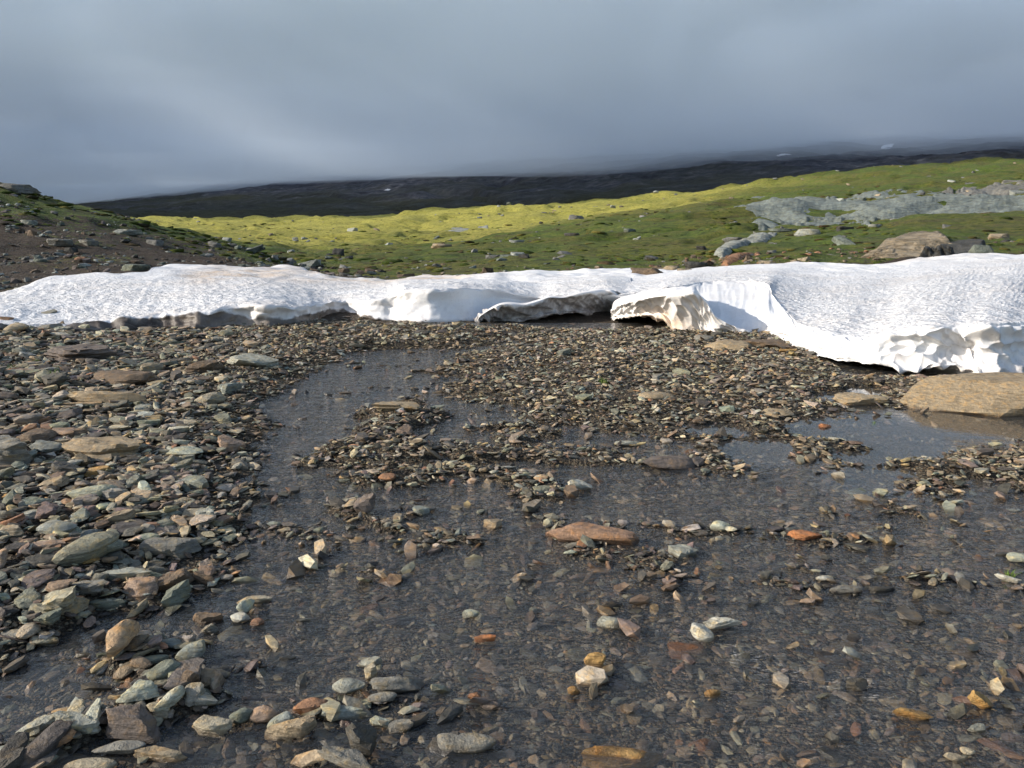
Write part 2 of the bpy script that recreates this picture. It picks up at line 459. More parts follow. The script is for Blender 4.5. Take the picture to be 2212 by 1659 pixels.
# ---- the mountain behind
MROWS = [
    (500, [479, 479, 479, 479, 478, 476, 472, 462, 452, 436, 418, 398, 382, 370, 358]),
    (800, [478, 477, 474, 471, 467, 462, 455, 443, 430, 408, 388, 366, 348, 333, 315]),
    (1400, [477, 474, 462, 452, 442, 430, 415, 392, 366, 340, 317, 300, 286, 272, 255]),
    (2200, [475, 462, 442, 419, 402, 383, 360, 332, 302, 273, 248, 225, 205, 190, 170]),
    (2800, [475, 460, 437, 406, 374, 345, 310, 275, 240, 205, 180, 150, 130, 110, 80]),
    (4200, [475, 465, 444, 410, 372, 330, 290, 250, 210, 180, 160, 130, 110, 90, 60]),
]
MD = np.log(np.array([r[0] for r in MROWS], float)); MZ = np.array([at(KX, np.array(r[1], float), r[0])[2] for r in MROWS])


def mount_z(x, y):
    z = hill_z(x, y, None, MD, MZ)
    k = sstep(500, 900, y)
    z = z - k * 16 * sstep(0.16, 0.0, np.abs(fbm(x * 0.0030 + 0.0010 * y, y * 0.0012, oct=4, seed=45))) * sstep(1900, 1100, y) + k * (6 * fbm(x * 0.004, y * 0.004, oct=6, seed=41, gain=0.58) + 5.0 * (1 - np.abs(fbm(x * 0.012, y * 0.010, oct=4, seed=43, gain=0.6))))
    return z - 1.5


def mountain_material():
    M = Mat("mountain_heath"); P = M.pos()
    a = M.noise(P, 0.006, 6, 0.62); b = M.noise(P, 0.045, 6, 0.7); c = M.noise(M.scaled(P, (0.4, 1, 1)), 0.12, 4, 0.7)
    rock = M.ramp(b, [(0.32, (0.018, 0.021, 0.030)), (0.50, (0.050, 0.054, 0.068)), (0.62, (0.10, 0.10, 0.11)), (0.75, (0.24, 0.24, 0.25))])
    heath = M.ramp(c, [(0.3, (0.022, 0.026, 0.018)), (0.7, (0.055, 0.056, 0.034))])
    z = M.n('ShaderNodeSeparateXYZ', {0: P}).outputs[2]
    hk = M.math('ADD', M.math('MULTIPLY', z, 1 / 130.0), M.math('MULTIPLY', M.math('SUBTRACT', a, 0.5), 1.6))
    col = M.mix(M.ramp(hk, [(0.05, 0), (0.5, 1)]), heath, rock)
    nrm = M.bump(M.math('ADD', b, M.math('MULTIPLY', c, 0.4)), 1.0, 9.0)
    return M.done(M.principled(col, 0.95, nrm, 0.1))


nr2, nc2 = 300, 420
ym = np.exp(np.linspace(math.log(500.0), math.log(4200.0), nr2)); Ym, Sm = np.meshgrid(ym, np.linspace(-1, 1, nc2), indexing='ij'); Xm = Sm * 1.15 * Ym
mountain = mesh_np("mountain", np.stack([Xm, Ym, mount_z(Xm, Ym)], -1).reshape(-1, 3), grid_faces(nr2, nc2)[:, ::-1], mountain_material(), True)
tag(mountain, kind='structure')

# ---- the cloud lying on it: one closed body of mist with an uneven underside
def cloud_base(x, y):
    b = 122 - 82 * sstep(-250, -2200, x) + 0.012 * (y - 1500) * 0
    return b + 14 * fbm(x * 0.0016, y * 0.0026, oct=4, seed=51) * sstep(300, 900, y)


nu, nv = 170, 130
cx_ = np.linspace(-6500, 6500, nu); cyy = np.concatenate([np.linspace(CLOUD_Y0, 3200, nv - 10), np.linspace(3400, 5200, 10)])
CX, CY = np.meshgrid(cx_, cyy, indexing='ij')
bot = cloud_base(CX, CY); edge = sstep(0, 160, CY - CLOUD_Y0)
bot = bot + (1 - edge) * 60
top = 134 + CLOUD_H + 110 * fbm(CX * 0.0028, CY * 0.0020, oct=4, seed=52)
vb = np.stack([CX, CY, bot], -1).reshape(-1, 3); vt = np.stack([CX, CY, top], -1).reshape(-1, 3); nb = len(vb)
idx = np.arange(nb).reshape(nu, nv); f = [grid_faces(nu, nv)[:, ::-1] * 1, grid_faces(nu, nv) + nb]
def side(line): return np.stack([line[:-1], line[1:], line[1:] + nb, line[:-1] + nb], -1)
f += [side(idx[:, 0]), side(idx[-1, :]), side(idx[::-1, -1]), side(idx[0, ::-1])]
MC = Mat("cloud_mist"); 
cd_ = MC.ramp(MC.noise(MC.scaled(MC.pos(), (1.0, 0.8, 2.2)), 0.0042, 4.0, 0.6, 0.8), [(0.40, 0.06), (0.58, 1.0)])
MC.l(MC.n('ShaderNodeVolumePrincipled', {'Color': CLOUD_COL, 'Density': MC.math('MULTIPLY', cd_, CLOUD_DENS * 1.6), 'Anisotropy': 0.0}).outputs[0], MC.out.inputs['Volume'])
cloud = mesh_np("cloud", np.concatenate([vb, vt]), np.concatenate(f), MC.m, True)
tag(cloud, kind='stuff')
vb2 = vb - (0, 0, 48); vt2 = vb + (0, 0, 45)      # thinner mist fraying below the deck
MF = Mat("cloud_fringe_mist")
MF.l(MF.n('ShaderNodeVolumePrincipled', {'Color': CLOUD_COL, 'Density': 0.0030, 'Anisotropy': 0.0}).outputs[0], MF.out.inputs['Volume'])
mist = mesh_np("mist", np.concatenate([vb2, vt2]), np.concatenate(f), MF.m, True)
tag(mist, kind='stuff')

# ---------------------------------------------------------------- snow
def catmull(knots, vals, q):
    """vals (n, ...) at knots, sampled at q."""
    i = np.clip(np.searchsorted(knots, q, side='right') - 1, 0, len(knots) - 2); im, ip = np.maximum(i - 1, 0), np.minimum(i + 2, len(knots) - 1)
    sh = (-1,) + (1,) * (vals.ndim - 1)
    h = (knots[i + 1] - knots[i]); t = ((q - knots[i]) / h).reshape(sh)
    m0 = (vals[i + 1] - vals[im]) / (knots[i + 1] - knots[im]).reshape(sh) * h.reshape(sh)
    m1 = (vals[ip] - vals[i]) / (knots[ip] - knots[i]).reshape(sh) * h.reshape(sh)
    return (2 * t**3 - 3 * t**2 + 1) * vals[i] + (t**3 - 2 * t**2 + t) * m0 + (-2 * t**3 + 3 * t**2) * vals[i + 1] + (t**3 - t**2) * m1


def normals(P):
    du, dv = np.gradient(P, axis=0), np.gradient(P, axis=1)
    n = np.cross(du, dv); n /= np.linalg.norm(n, axis=-1, keepdims=True) + 1e-9
    return n


def snow_material(name="snow_firn"):
    M = Mat(name); P = M.pos()
    soil_shade, stain, cup = (M.attr(k).outputs['Fac'] for k in ('soil_shade', 'stain', 'cup'))
    n1 = M.noise(P, 7.0, 5, 0.65); n2 = M.noise(P, 60.0, 4, 0.7); n3 = M.noise(P, 1.3, 4, 0.6)
    col = M.mix(M.ramp(n1, [(0.35, 0.0), (0.7, 0.5)]), (0.74, 0.745, 0.75), (0.62, 0.615, 0.63))
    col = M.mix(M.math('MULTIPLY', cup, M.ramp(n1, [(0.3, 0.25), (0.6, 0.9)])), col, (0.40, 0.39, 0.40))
    st = M.math('MULTIPLY', stain, M.ramp(n1, [(0.3, 0.35), (0.65, 1.0)]), True)
    col = M.mix(st, col, (0.58, 0.42, 0.27))
    so = M.ramp(M.math('ADD', soil_shade, M.math('MULTIPLY', M.math('SUBTRACT', n1, 0.5), 0.9)), [(0.3, 0), (0.75, 1)])
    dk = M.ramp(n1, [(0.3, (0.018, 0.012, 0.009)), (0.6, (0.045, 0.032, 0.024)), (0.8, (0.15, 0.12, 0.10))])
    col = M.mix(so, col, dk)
    n5 = M.noise(P, 26.0, 5, 0.8); big = M.noise(M.scaled(P, (0.5, 1, 1)), 0.9, 4, 0.65)
    col = M.mix(M.math('MULTIPLY', M.ramp(n5, [(0.56, 0), (0.70, 1)]), M.ramp(big, [(0.35, 0.15), (0.65, 0.6)])), col, (0.30, 0.26, 0.22))
    col = M.mix(M.ramp(big, [(0.46, 0.0), (0.70, 0.42)]), col, (0.58, 0.52, 0.46))
    nc_ = M.noise(M.scaled(P, (1.0, 1.5, 1.0)), 12.0, 3, 0.55, 0.8); flk = M.ramp(nc_, [(0.40, 1.0), (0.50, 0.0)])
    col = M.mix(M.math('MULTIPLY', flk, M.math('MULTIPLY', M.attr('top').outputs['Fac'], 0.55)), col, (0.36, 0.36, 0.38))
    nrm = M.bump(M.math('ADD', M.math('MULTIPLY', n2, 0.35), M.math('MULTIPLY', nc_, M.math('ADD', 0.5, M.math('MULTIPLY', M.attr('top').outputs['Fac'], 5.5)))), 0.8, 0.014)
    p = M.principled(col, 0.55, nrm, 0.35)
    p.inputs['Subsurface Weight'].default_value = 0.0
    return M.done(p)


SNOW = snow_material()
snow = bpy.data.objects.new('snow_bank', None); link(snow)
_sx, _sy, _sz = at(1500, 725, 10.7)
snow.location = (float(_sx), float(_sy), 0)
tag(snow, 'old white snowfield hollowed by the stream, with arched and scalloped melting edges above dark caves', 'snow bank')


def bottom_d(xd, yd):
    """Where the sight line meets the stream bed."""
    xd = np.atleast_1d(np.asarray(xd, float)); yd = np.atleast_1d(np.asarray(yd, float)); rx, rz = ray(xd, yd)
    D = np.linspace(3, 14, 600); Z = bed_z(rx[:, None] * D, D + 0 * rx[:, None]); b = (EYE + rz[:, None] * D) < Z
    i = np.where(b.any(1), b.argmax(1), 599); return D[i]


def build_patch(name, ctrl, ku, kv, nu, nv, disp, parent=snow, rowq=None):
    """ctrl (cols, rows, 3) world control points -> fine displaced grid."""
    qu = np.linspace(ku[0], ku[-1], nu); qv = np.linspace(kv[0], kv[-1], nv) if rowq is None else rowq
    a = catmull(ku, ctrl, qu); b = catmull(kv, np.swapaxes(a, 0, 1), qv); P = np.swapaxes(b, 0, 1)
    U, V = np.meshgrid(qu, qv, indexing='ij')
    N = normals(P)
    if N[nu // 2, nv // 4, 2] < 0: N = -N; flip = True
    else: flip = False
    P, attrs = disp(P, N, U, V)
    f = grid_faces(len(qu), len(qv))
    if flip: f = f[:, ::-1]
    off = np.array(parent.location)
    ob = mesh_np(name, P.reshape(-1, 3) - off, f, SNOW, True, {k: v.ravel() for k, v in attrs.items()}, parent)
    return ob


def cups(x, y, s, seed, ax=1.0):
    """Concave melt cups with sharp rims; 0 in the cup's middle, about 1 on the rims."""
    wx = x + 0.25 * s * noise(x / s * 0.8, y / s * 0.8, seed=seed + 50); wy = y + 0.25 * s * noise(x / s * 0.8 + 9, y / s * 0.8, seed=seed + 51)
    f1, f2 = worley(wx / s, wy / (s * ax), seed)
    r = f1 / (0.5 * (f1 + f2) + 1e-6)
    return f1 * f1 * 1.6, np.clip((r - 0.75) * 4, 0, 1)


# ---- left sheet with its front wall; rows: back edge, top (3), lip, wall (2), foot, under
LA = np.array([  # x, lip y, foot y, back y, wall lean (lip behind foot)
    (-900, 700, 722, 645, .30), (-300, 702, 720, 638, .30), (0, 703, 717, 631, .30), (60, 706, 718, 613, .3), (110, 706, 719, 598, .3), (200, 697, 717, 592, .28), (320, 684, 713, 591, .2), (352, 681, 712, 573, .2),
    (450, 672, 711, 577, .15), (510, 663, 704, 580, .08), (560, 660, 705, 583, .05), (610, 662, 704, 586, .05), (645, 666, 699, 589, .05), (700, 657, 688, 598, .05), (750, 648, 681, 604, .10), (800, 650, 690, 606, .10),
    (840, 642, 693, 606, .12), (875, 629, 695, 605, .15), (930, 626, 697, 603, .15), (985, 624, 696, 602, .18), (1030, 624, 694, 604, .30), (1070, 625, 692, 600, .45), (1106, 632, 690, 598, .55), (1140, 638, 688, 596, .5), (1169, 643, 686, 594, .4),
    (1200, 641, 684, 593, .3), (1251, 634, 684, 592, .3), (1305, 628, 684, 590, .3), (1330, 632, 686, 589, .3), (1362, 640, 690, 588, .3)], float)


def patch_A():
    x, lip, ft, bk, lean = LA.T
    xb = x.copy()
    bx, by, bz = hit(xb, bk, 12.0)
    Df = bottom_d(x, ft); Dl = Df + lean
    Dl = Df + lean; Dl[x > 1040] = np.maximum(Dl[x > 1040], 12.6); Dl[x > 1180] = 13.1; Df[x > 1040] = np.maximum(Df[x > 1040], 12.6); Df[x > 1180] = 14.2
    bs = by.copy()
    for _ in range(3): bs = np.convolve(np.pad(bs, 1, 'edge'), [.25, .5, .25], 'valid')
    cols = []
    for i in range(len(x)):
        Bs = np.array([bx[i] / by[i] * bs[i], bs[i], 0.0]); Bs[2] = float(land_z(Bs[:1], Bs[1:2], False)[0])
        L = np.array(at(x[i], lip[i], Dl[i])); F = np.array(at(x[i], ft[i], Df[i])); B = np.array([bx[i], by[i], bz[i]])
        c = [B + (0, 0.4, -0.15), B + (0, 0, 0.0)]
        for t, h in ((0.35, 0.05), (0.65, 0.07), (0.85, 0.05), (0.96, 0.02)):
            q = Bs * (1 - t) + L * t; q[2] += h * (1.0 if x[i] > 340 else 0.9); c.append(q)
        c.append(L)
        hollow = 0.04 if 500 < x[i] < 1060 else (0.28 if x[i] >= 1060 else -0.02)
        w1 = L * 0.65 + F * 0.35; w1[1] += hollow; w2 = L * 0.25 + F * 0.75; w2[1] += hollow * 0.8
        c += [w1, w2, F, F + (0, 0.15, -0.12)]
        cols.append(c)
    C = np.array(cols); kv = np.array([0, .3, 2, 3, 3.7, 4.4, 5, 5.6, 6.3, 7, 7.3]); ku = (x - x[0]) / 100

    def disp(P, N, U, V):
        X, Y = P[..., 0], P[..., 1]; xd = U * 100 + LA[0, 0]
        top = sstep(5.05, 4.75, V) * sstep(0.3, 0.8, V); wall = sstep(4.95, 5.2, V)
        h, r = cups(X + 0.4 * Y, Y, 0.20, 3, 1.5)
        far = sstep(22, 12, Y)
        d = top * (0.024 * (h - 0.3) * (0.5 + 0.5 * far) + 0.03 * fbm(X * 0.8, Y * 0.8, oct=3, seed=61))
        s = np.cumsum(np.linalg.norm(np.diff(P[:, P.shape[1] * 3 // 4], axis=0, prepend=P[:1, P.shape[1] * 3 // 4]), axis=-1))[:, None] + 0 * V
        zz = P[..., 2]
        h2, r2 = cups(s, zz * 1.0 + 0.05 * s, 0.14, 5, 2.8)
        left = sstep(1020, 700, xd)
        d = d + wall * (0.035 * (h2 - 0.4) * (0.25 + 0.75 * left) + 0.02 * fbm(s * 1.7, zz * 3, oct=3, seed=66) + 0.05 * left * fbm(s * 4, zz * 6, oct=3, seed=67))
        ragged = np.exp(-((V - 5.0) / 0.12) ** 2) * 0.02 * fbm(s * 6, 0 * s, oct=3, seed=68)
        P = P + N * d[..., None]; P[..., 2] += ragged
        low = land_z(P[..., 0], P[..., 1]) + 0.06 * sstep(0.25, 0.8, V); P[..., 2] = np.where((V > 0.3) & (V < 4.9), np.maximum(P[..., 2], low), P[..., 2])
        f = (V - 5) / 2.0
        th = np.interp(xd, [-900, 470, 505, 560, 600, 640, 690, 735, 775, 830, 1000, 1100], [0.02, 0.02, .35, .62, .62, .45, .42, .42, .85, 1.0, 1.15, 1.6])
        soil_shade = sstep(th - 0.16, th + 0.16, f + 0.12 * fbm(s * 5, zz * 5, oct=3, seed=69)) * (V > 4.95)
        soil_shade = np.maximum(soil_shade, 0.45 * sstep(0.6, -0.1, V) * sstep(0.2, 0.8, V + 0.3))
        yd = yd_of(P[..., 1], P[..., 2])
        st = np.exp(-((V - (1.9 - 0.0008 * (xd - 600) + 0.3 * noise(X * .8, Y * .8, seed=72))) / 0.95) ** 2) * sstep(330, 480, xd) * sstep(1150, 900, xd) * 1.15
        st = np.maximum(st, 0.35 * sstep(4.3, 4.95, V) * sstep(520, 380, xd) * (V < 5)); st = np.maximum(st, 0.25 * sstep(0.35, 1.1, f) * wall)
        st = st * (0.75 + 0.5 * fbm(X * 1.5, Y * 1.5, oct=3, seed=70))
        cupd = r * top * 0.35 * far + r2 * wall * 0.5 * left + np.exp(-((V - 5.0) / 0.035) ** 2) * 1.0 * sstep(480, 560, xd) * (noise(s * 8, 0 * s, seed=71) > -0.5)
        return P, {'top': top * sstep(24, 11, Y), 'soil_shade': soil_shade, 'stain': np.clip(st, 0, 1), 'cup': np.clip(cupd, 0, 1)}
    q = np.concatenate([np.linspace(0, 4.4, 150, endpoint=False), np.linspace(4.4, 7.3, 75)])
    return build_patch('snow_sheet', C, ku, kv, 580, 0, disp, rowq=q)


def patch_C():
    T = [  # back x, back y | lip x, y | wall x, y | foot x, y | lip lean, wall lean, gap under foot
        (1290, 591, 1290, 640, 1290, 662, 1290, 690, .4, .3, .0), (1345, 590, 1340, 637, 1345, 662, 1340, 695, .5, .3, 0), (1400, 588, 1400, 630, 1402, 665, 1405, 700, 1.0, .6, 0), (1464, 583, 1464, 620, 1464, 660, 1464, 712, 1.6, .8, 0), (1520, 577, 1520, 612, 1524, 662, 1530, 714, 2.0, .85, 0),
        (1580, 574, 1580, 610, 1580, 664, 1580, 717, 2.1, .8, 0), (1640, 571, 1632, 613, 1630, 667, 1625, 720, 1.9, .7, 0), (1690, 569, 1658, 620, 1655, 670, 1660, 722, 1.5, .5, 0), (1730, 567, 1669, 642, 1674, 686, 1688, 729, 1.1, .4, 0),
        (1770, 565, 1692, 666, 1695, 700, 1708, 738, .9, .3, .0), (1810, 564, 1718, 696, 1720, 723, 1726, 752, .6, .12, .02), (1860, 564, 1752, 709, 1754, 738, 1758, 765, .5, .06, .03), (1900, 568, 1797, 721, 1798, 752, 1800, 779, .42, .03, .05),
        (1935, 567, 1850, 730, 1850, 760, 1850, 787, .32, .03, .05), (1970, 565, 1889, 731, 1890, 765, 1889, 792, .22, .05, .06), (2010, 562, 1925, 719, 1930, 760, 1930, 798, .15, .12, .05), (2060, 558, 1985, 709, 1985, 755, 1985, 802, .12, .15, .05), (2095, 555, 2020, 706, 2020, 750, 2020, 796, .10, .15, .09),
        (2130, 552, 2065, 705, 2062, 750, 2062, 794, .10, .16, .09), (2165, 549, 2098, 703, 2100, 752, 2098, 801, .10, .16, .07), (2200, 546, 2122, 702, 2122, 758, 2118, 817, .12, .14, 0), (2230, 544, 2165, 702, 2165, 755, 2163, 816, .15, .12, 0), (2270, 541, 2212, 701, 2212, 755, 2212, 808, .2, .1, 0), (2420, 537, 2350, 696, 2350, 750, 2350, 800, .2, .1, 0), (2900, 525, 2800, 688, 2800, 740, 2800, 790, .2, .1, 0)]
    T = np.array(T, float)
    bx, by, bz = hit(T[:, 0], T[:, 1], 12.0); cols = []; bs = by.copy()
    for _ in range(6): bs = np.convolve(np.pad(bs, 1, 'edge'), [.25, .5, .25], 'valid')
    T[:, 8] *= np.interp(T[:, 6], [1460, 1530, 1690, 1730], [1, 1.55, 1.55, 1.0])
    for k, r in enumerate(T):
        gap = r[10]; rx, rz = ray(r[6], r[7]); Df = (EYE - gap - (0.0 if gap else 0.02)) / -rz; Df = 14.0 if r[6] < 1440 else (12.8 if r[6] < 1470 else Df)
        L = np.array(at(r[2], r[3], (Df + r[8]) if r[6] > 1470 else 13.0)); W = np.array(at(r[4], r[5], Df + r[9] if r[6] > 1470 else 13.3)); F = np.array(at(r[6], r[7], Df)); B = np.array([bx[k], by[k], bz[k]])
        Bs = np.array([bx[k] / by[k] * bs[k], bs[k], 0.0]); Bs[2] = float(land_z(Bs[:1], Bs[1:2], False)[0])
        c = [B + (0, 0.4, -0.15), B]
        for t, h in ((0.35, 0.05), (0.65, 0.06), (0.87, 0.035), (0.97, 0.01)):
            q = Bs * (1 - t) + L * t; q[2] += h; c.append(q)
        c += [L, W, F]
        if gap: c += [F + (0.0, 0.35, 0.015), F + (0, 1.6, 0.06), F + (0, 2.6, -0.3)]
        else: c += [F + (0, 0.2, -0.05), F + (0, 0.5, -0.1), F + (0, 0.9, -0.2)]
        cols.append(c)
    C = np.array(cols); kv = np.array([0, .3, 2, 3, 3.7, 4.4, 5, 6, 7, 7.4, 8, 8.4])
    ku = np.concatenate([[0], np.cumsum(np.hypot(np.diff(T[:, 2]), 0.7 * np.diff(T[:, 3])))]) / 100; ku = ku + np.arange(len(ku)) * 1e-3

    def disp(P, N, U, V):
        X, Y, Z = P[..., 0], P[..., 1], P[..., 2]; lipx = np.interp(U, ku, T[:, 2])
        bowl = sstep(1440, 1500, lipx) * sstep(1700, 1660, lipx)
        top = sstep(5.05, 4.8, V) * sstep(0.3, 0.8, V); wall = sstep(4.97, 5.15, V) * sstep(8.0, 7.2, V)
        h, r = cups(X * 1.0 + 0.35 * Y, Y, 0.12, 13, 1.5)
        h3, r3 = cups(X * 1.0 - 0.2 * Y, Y, 0.34, 14, 1.2)
        near = sstep(20, 10, Y)
        d = top * (0.022 * (h - 0.3) * (0.4 + 0.6 * near) + 0.006 * (h3 - 0.3) + 0.02 * fbm(X * 0.7, Y * 0.7, oct=3, seed=81))
        m = int(P.shape[1] * 0.8); s = np.cumsum(np.linalg.norm(np.diff(P[:, m], axis=0, prepend=P[:1, m]), axis=-1))[:, None] + 0 * V
        t = (V - 5) * 0.32
        a = 0.75; u2 = s * math.cos(a) + t * math.sin(a); v2 = -s * math.sin(a) + t * math.cos(a)
        h2, r2 = cups(u2 * 0.7, v2, 0.13, 15, 1.0)
        h4, r4 = cups(s, t + 0.3 * s, 0.085, 16, 1.6)
        fr = sstep(1880, 1940, lipx); mid = sstep(1690, 1740, lipx) * (1 - fr)
        d = d + wall * (fr * (0.095 * (h2 - 0.35)) + mid * (0.028 * (h4 - 0.4) + 0.02 * (h2 - .3)) + bowl * (0.012 * (h4 - .4)) + 0.035 * fbm(s * 1.3, t * 2, oct=2, seed=82) * (1 - 0.5 * bowl))
        rag = np.exp(-((V - 5.0) / 0.10) ** 2) * 0.018 * fbm(s * 7, 0 * s, oct=3, seed=83)
        P = P + N * d[..., None]; P[..., 2] += rag
        low = land_z(P[..., 0], P[..., 1]) + 0.06 * sstep(0.25, 0.8, V); P[..., 2] = np.where((V > 0.3) & (V < 4.9), np.maximum(P[..., 2], low), P[..., 2])
        P[..., 2] += sstep(6.6, 7.0, V) * sstep(7.6, 7.0, V) * 0.015 * noise(s * 6, 0 * s, seed=84)
        st = 0.30 * sstep(6.2, 7, V) * fr * (0.5 + fbm(s * 2, t * 3, oct=2, seed=85)) + 0.5 * sstep(6.6, 7.0, V) * sstep(1740, 1600, lipx)
        st = np.maximum(st, 0.30 * sstep(1.3, 0.2, V) * (0.7 + 0.6 * fbm(X * 0.6, Y * 0.6, oct=3, seed=86)) * sstep(1300, 1500, lipx))
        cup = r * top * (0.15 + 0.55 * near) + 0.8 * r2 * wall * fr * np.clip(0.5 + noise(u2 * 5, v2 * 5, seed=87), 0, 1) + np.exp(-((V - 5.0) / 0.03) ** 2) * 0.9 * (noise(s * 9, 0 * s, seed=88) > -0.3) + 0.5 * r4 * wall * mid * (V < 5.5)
        return P, {'top': top * sstep(24, 11, Y), 'soil_shade': 0 * V, 'stain': np.clip(st, 0, 1), 'cup': np.clip(cup, 0, 1)}
    q = np.concatenate([np.linspace(0, 4.6, 170, endpoint=False), np.linspace(4.6, 7.4, 110, endpoint=False), np.linspace(7.4, 8.4, 10)])
    return build_patch('snow_sheet', C, ku, kv, 570, 0, disp, rowq=q)


def slab(name, T, kv, disp_fn, nu=260, nv=150):
    C = np.array([[at(*p) for p in col] for col in T], float)
    ku = np.concatenate([[0], np.cumsum(np.linalg.norm(np.diff(C[:, 2], axis=0), axis=-1) + 0.02)])
    return build_patch(name, C, ku, np.array(kv, float), nu, nv, disp_fn)


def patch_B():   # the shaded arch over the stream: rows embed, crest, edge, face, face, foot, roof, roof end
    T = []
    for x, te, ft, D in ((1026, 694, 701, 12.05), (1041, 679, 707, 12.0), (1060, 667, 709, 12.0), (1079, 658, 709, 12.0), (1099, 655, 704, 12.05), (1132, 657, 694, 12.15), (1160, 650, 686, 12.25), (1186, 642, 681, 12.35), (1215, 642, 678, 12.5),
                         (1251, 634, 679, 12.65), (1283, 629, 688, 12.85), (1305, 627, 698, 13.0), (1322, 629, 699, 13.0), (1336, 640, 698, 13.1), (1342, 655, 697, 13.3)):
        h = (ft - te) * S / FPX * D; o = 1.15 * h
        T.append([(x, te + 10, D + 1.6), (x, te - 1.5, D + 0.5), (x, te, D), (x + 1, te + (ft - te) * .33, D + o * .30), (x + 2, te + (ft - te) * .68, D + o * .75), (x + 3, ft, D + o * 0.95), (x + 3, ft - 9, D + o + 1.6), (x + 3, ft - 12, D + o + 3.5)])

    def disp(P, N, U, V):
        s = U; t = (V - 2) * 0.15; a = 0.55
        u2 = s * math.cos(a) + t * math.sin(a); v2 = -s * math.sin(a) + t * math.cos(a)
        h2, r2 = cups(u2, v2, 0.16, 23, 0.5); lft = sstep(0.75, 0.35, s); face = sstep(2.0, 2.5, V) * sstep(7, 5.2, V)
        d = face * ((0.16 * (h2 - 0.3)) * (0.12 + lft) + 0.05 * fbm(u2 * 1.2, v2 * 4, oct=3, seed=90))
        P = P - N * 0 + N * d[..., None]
        soil_shade = 0.75 * sstep(4.2, 5.4, V + 0.5 * fbm(s * 3, t * 3, oct=3, seed=91)) * (0.35 + 0.65 * sstep(1.3, 0.2, s)) + 0.3 * sstep(5.2, 6, V)  # dirt, plus the overhang's shade put into the colour of face and roof
        return P, {'soil_shade': np.clip(0.50 * face + soil_shade * 0.6, 0, 1), 'stain': 0.12 + 0.2 * face * sstep(2.6, 4.6, V), 'cup': np.clip(0.55 * face + 0.4 * r2 * face * (0.15 + lft), 0, 1)}
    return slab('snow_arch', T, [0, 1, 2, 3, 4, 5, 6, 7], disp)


def patch_D():   # the tongue standing in front of the bowl
    T = []
    for x, te, ft, D, o in ((1322, 672, 690, 12.6, .30), (1330, 661, 690, 12.0, .35), (1364, 649, 686, 11.3, .4), (1400, 641, 684, 11.0, .4), (1423, 637, 689, 10.9, .38), (1440, 635, 699, 10.8, .35), (1456, 633, 719, 10.7, .3), (1480, 630, 723, 10.6, .3), (1499, 628, 724, 10.55, .32),
                            (1513, 639, 724, 10.55, .3), (1527, 655, 724, 10.55, .25), (1545, 682, 724, 10.55, .15), (1580, 702, 725, 10.55, .1), (1615, 716, 726, 10.55, .04), (1640, 722, 727, 10.6, .0)):
        D = min(D, float(EYE / -ray(x, max(ft, 712))[1]) - o * 0.5 + 0.1) if x > 1450 else D
        bky = max(te - 11, 622) if x < 1500 else te + 1.5
        T.append([(x, te + 14, D + 1.7 if x < 1500 else D + .45), (x, bky if x < 1500 else te + 2.0, D + 1.1 if x < 1500 else D + .22), (x, te, D), (x, te + (ft - te) * .3, D + o * .25), (x, te + (ft - te) * .7, D + o * .8), (x, ft, D + o), (x, ft - (8 if x < 1450 else -6), D + o + (1.5 if x < 1450 else .3)), (x, ft - (11 if x < 1450 else -9), D + o + (3.0 if x < 1450 else .6))])

    def disp(P, N, U, V):
        s = U; t = (V - 2) * 0.17; a = 0.6
        u2 = s * math.cos(a) + t * math.sin(a); v2 = -s * math.sin(a) + t * math.cos(a)
        h2, r2 = cups(u2, v2, 0.23, 33, 0.45); face = sstep(2.0, 2.4, V) * sstep(6.5, 5.2, V); crest = sstep(2.0, 1.7, V)
        h, r = cups(P[..., 0] + 0.4 * P[..., 1], P[..., 1], 0.15, 34, 1.35)
        d = face * (0.06 * (h2 - 0.3) + 0.015 * fbm(u2 * 2, v2 * 4, oct=2, seed=95)) + crest * 0.03 * (h - .3)
        P = P + N * d[..., None]
        st = face * (0.15 + 0.75 * np.exp(-((s - 2.1) / 0.45) ** 2) * sstep(3.4, 4.6, V + 0.6 * noise(s * 3, t * 5, seed=96)) + 0.35 * sstep(3.9, 5.0, V))
        return P, {'soil_shade': 0 * V, 'stain': np.clip(st, 0, 1), 'cup': np.clip(0.35 * r2 * face + 0.5 * r * crest, 0, 1)}
    return slab('snow_tongue', T, [0, 1, 2, 3, 4, 5, 6, 7], disp)


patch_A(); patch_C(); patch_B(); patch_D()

# ---------------------------------------------------------------- stones
import bmesh
PAL = np.array([  # stone colours and how common they are on the bed
    (0.200, 0.200, 0.168, 20), (0.350, 0.350, 0.305, 13), (0.340, 0.290, 0.215, 19), (0.180, 0.142, 0.105, 17), (0.30, 0.185, 0.115, 3.0), (0.38, 0.295, 0.170, 3.0),
    (0.078, 0.074, 0.068, 24), (0.195, 0.160, 0.148, 10), (0.42, 0.385, 0.310, 7), (0.250, 0.275, 0.255, 7)])
CN = {'green': (0.17, 0.195, 0.165), 'pale': (0.34, 0.36, 0.33), 'blue': (0.25, 0.285, 0.275), 'tan': (0.35, 0.29, 0.205), 'brown': (0.16, 0.12, 0.085), 'rust': (0.33, 0.185, 0.11), 'ochre': (0.40, 0.26, 0.10),
      'dark': (0.075, 0.074, 0.068), 'purple': (0.17, 0.145, 0.135), 'cream': (0.44, 0.40, 0.31), 'pink': (0.33, 0.25, 0.20), 'white': (0.55, 0.56, 0.52), 'grey': (0.22, 0.22, 0.205), 'orange': (0.42, 0.19, 0.085), 'salmon': (0.36, 0.235, 0.165), 'slate': (0.215, 0.250, 0.235), 'mint': (0.40, 0.44, 0.385)}


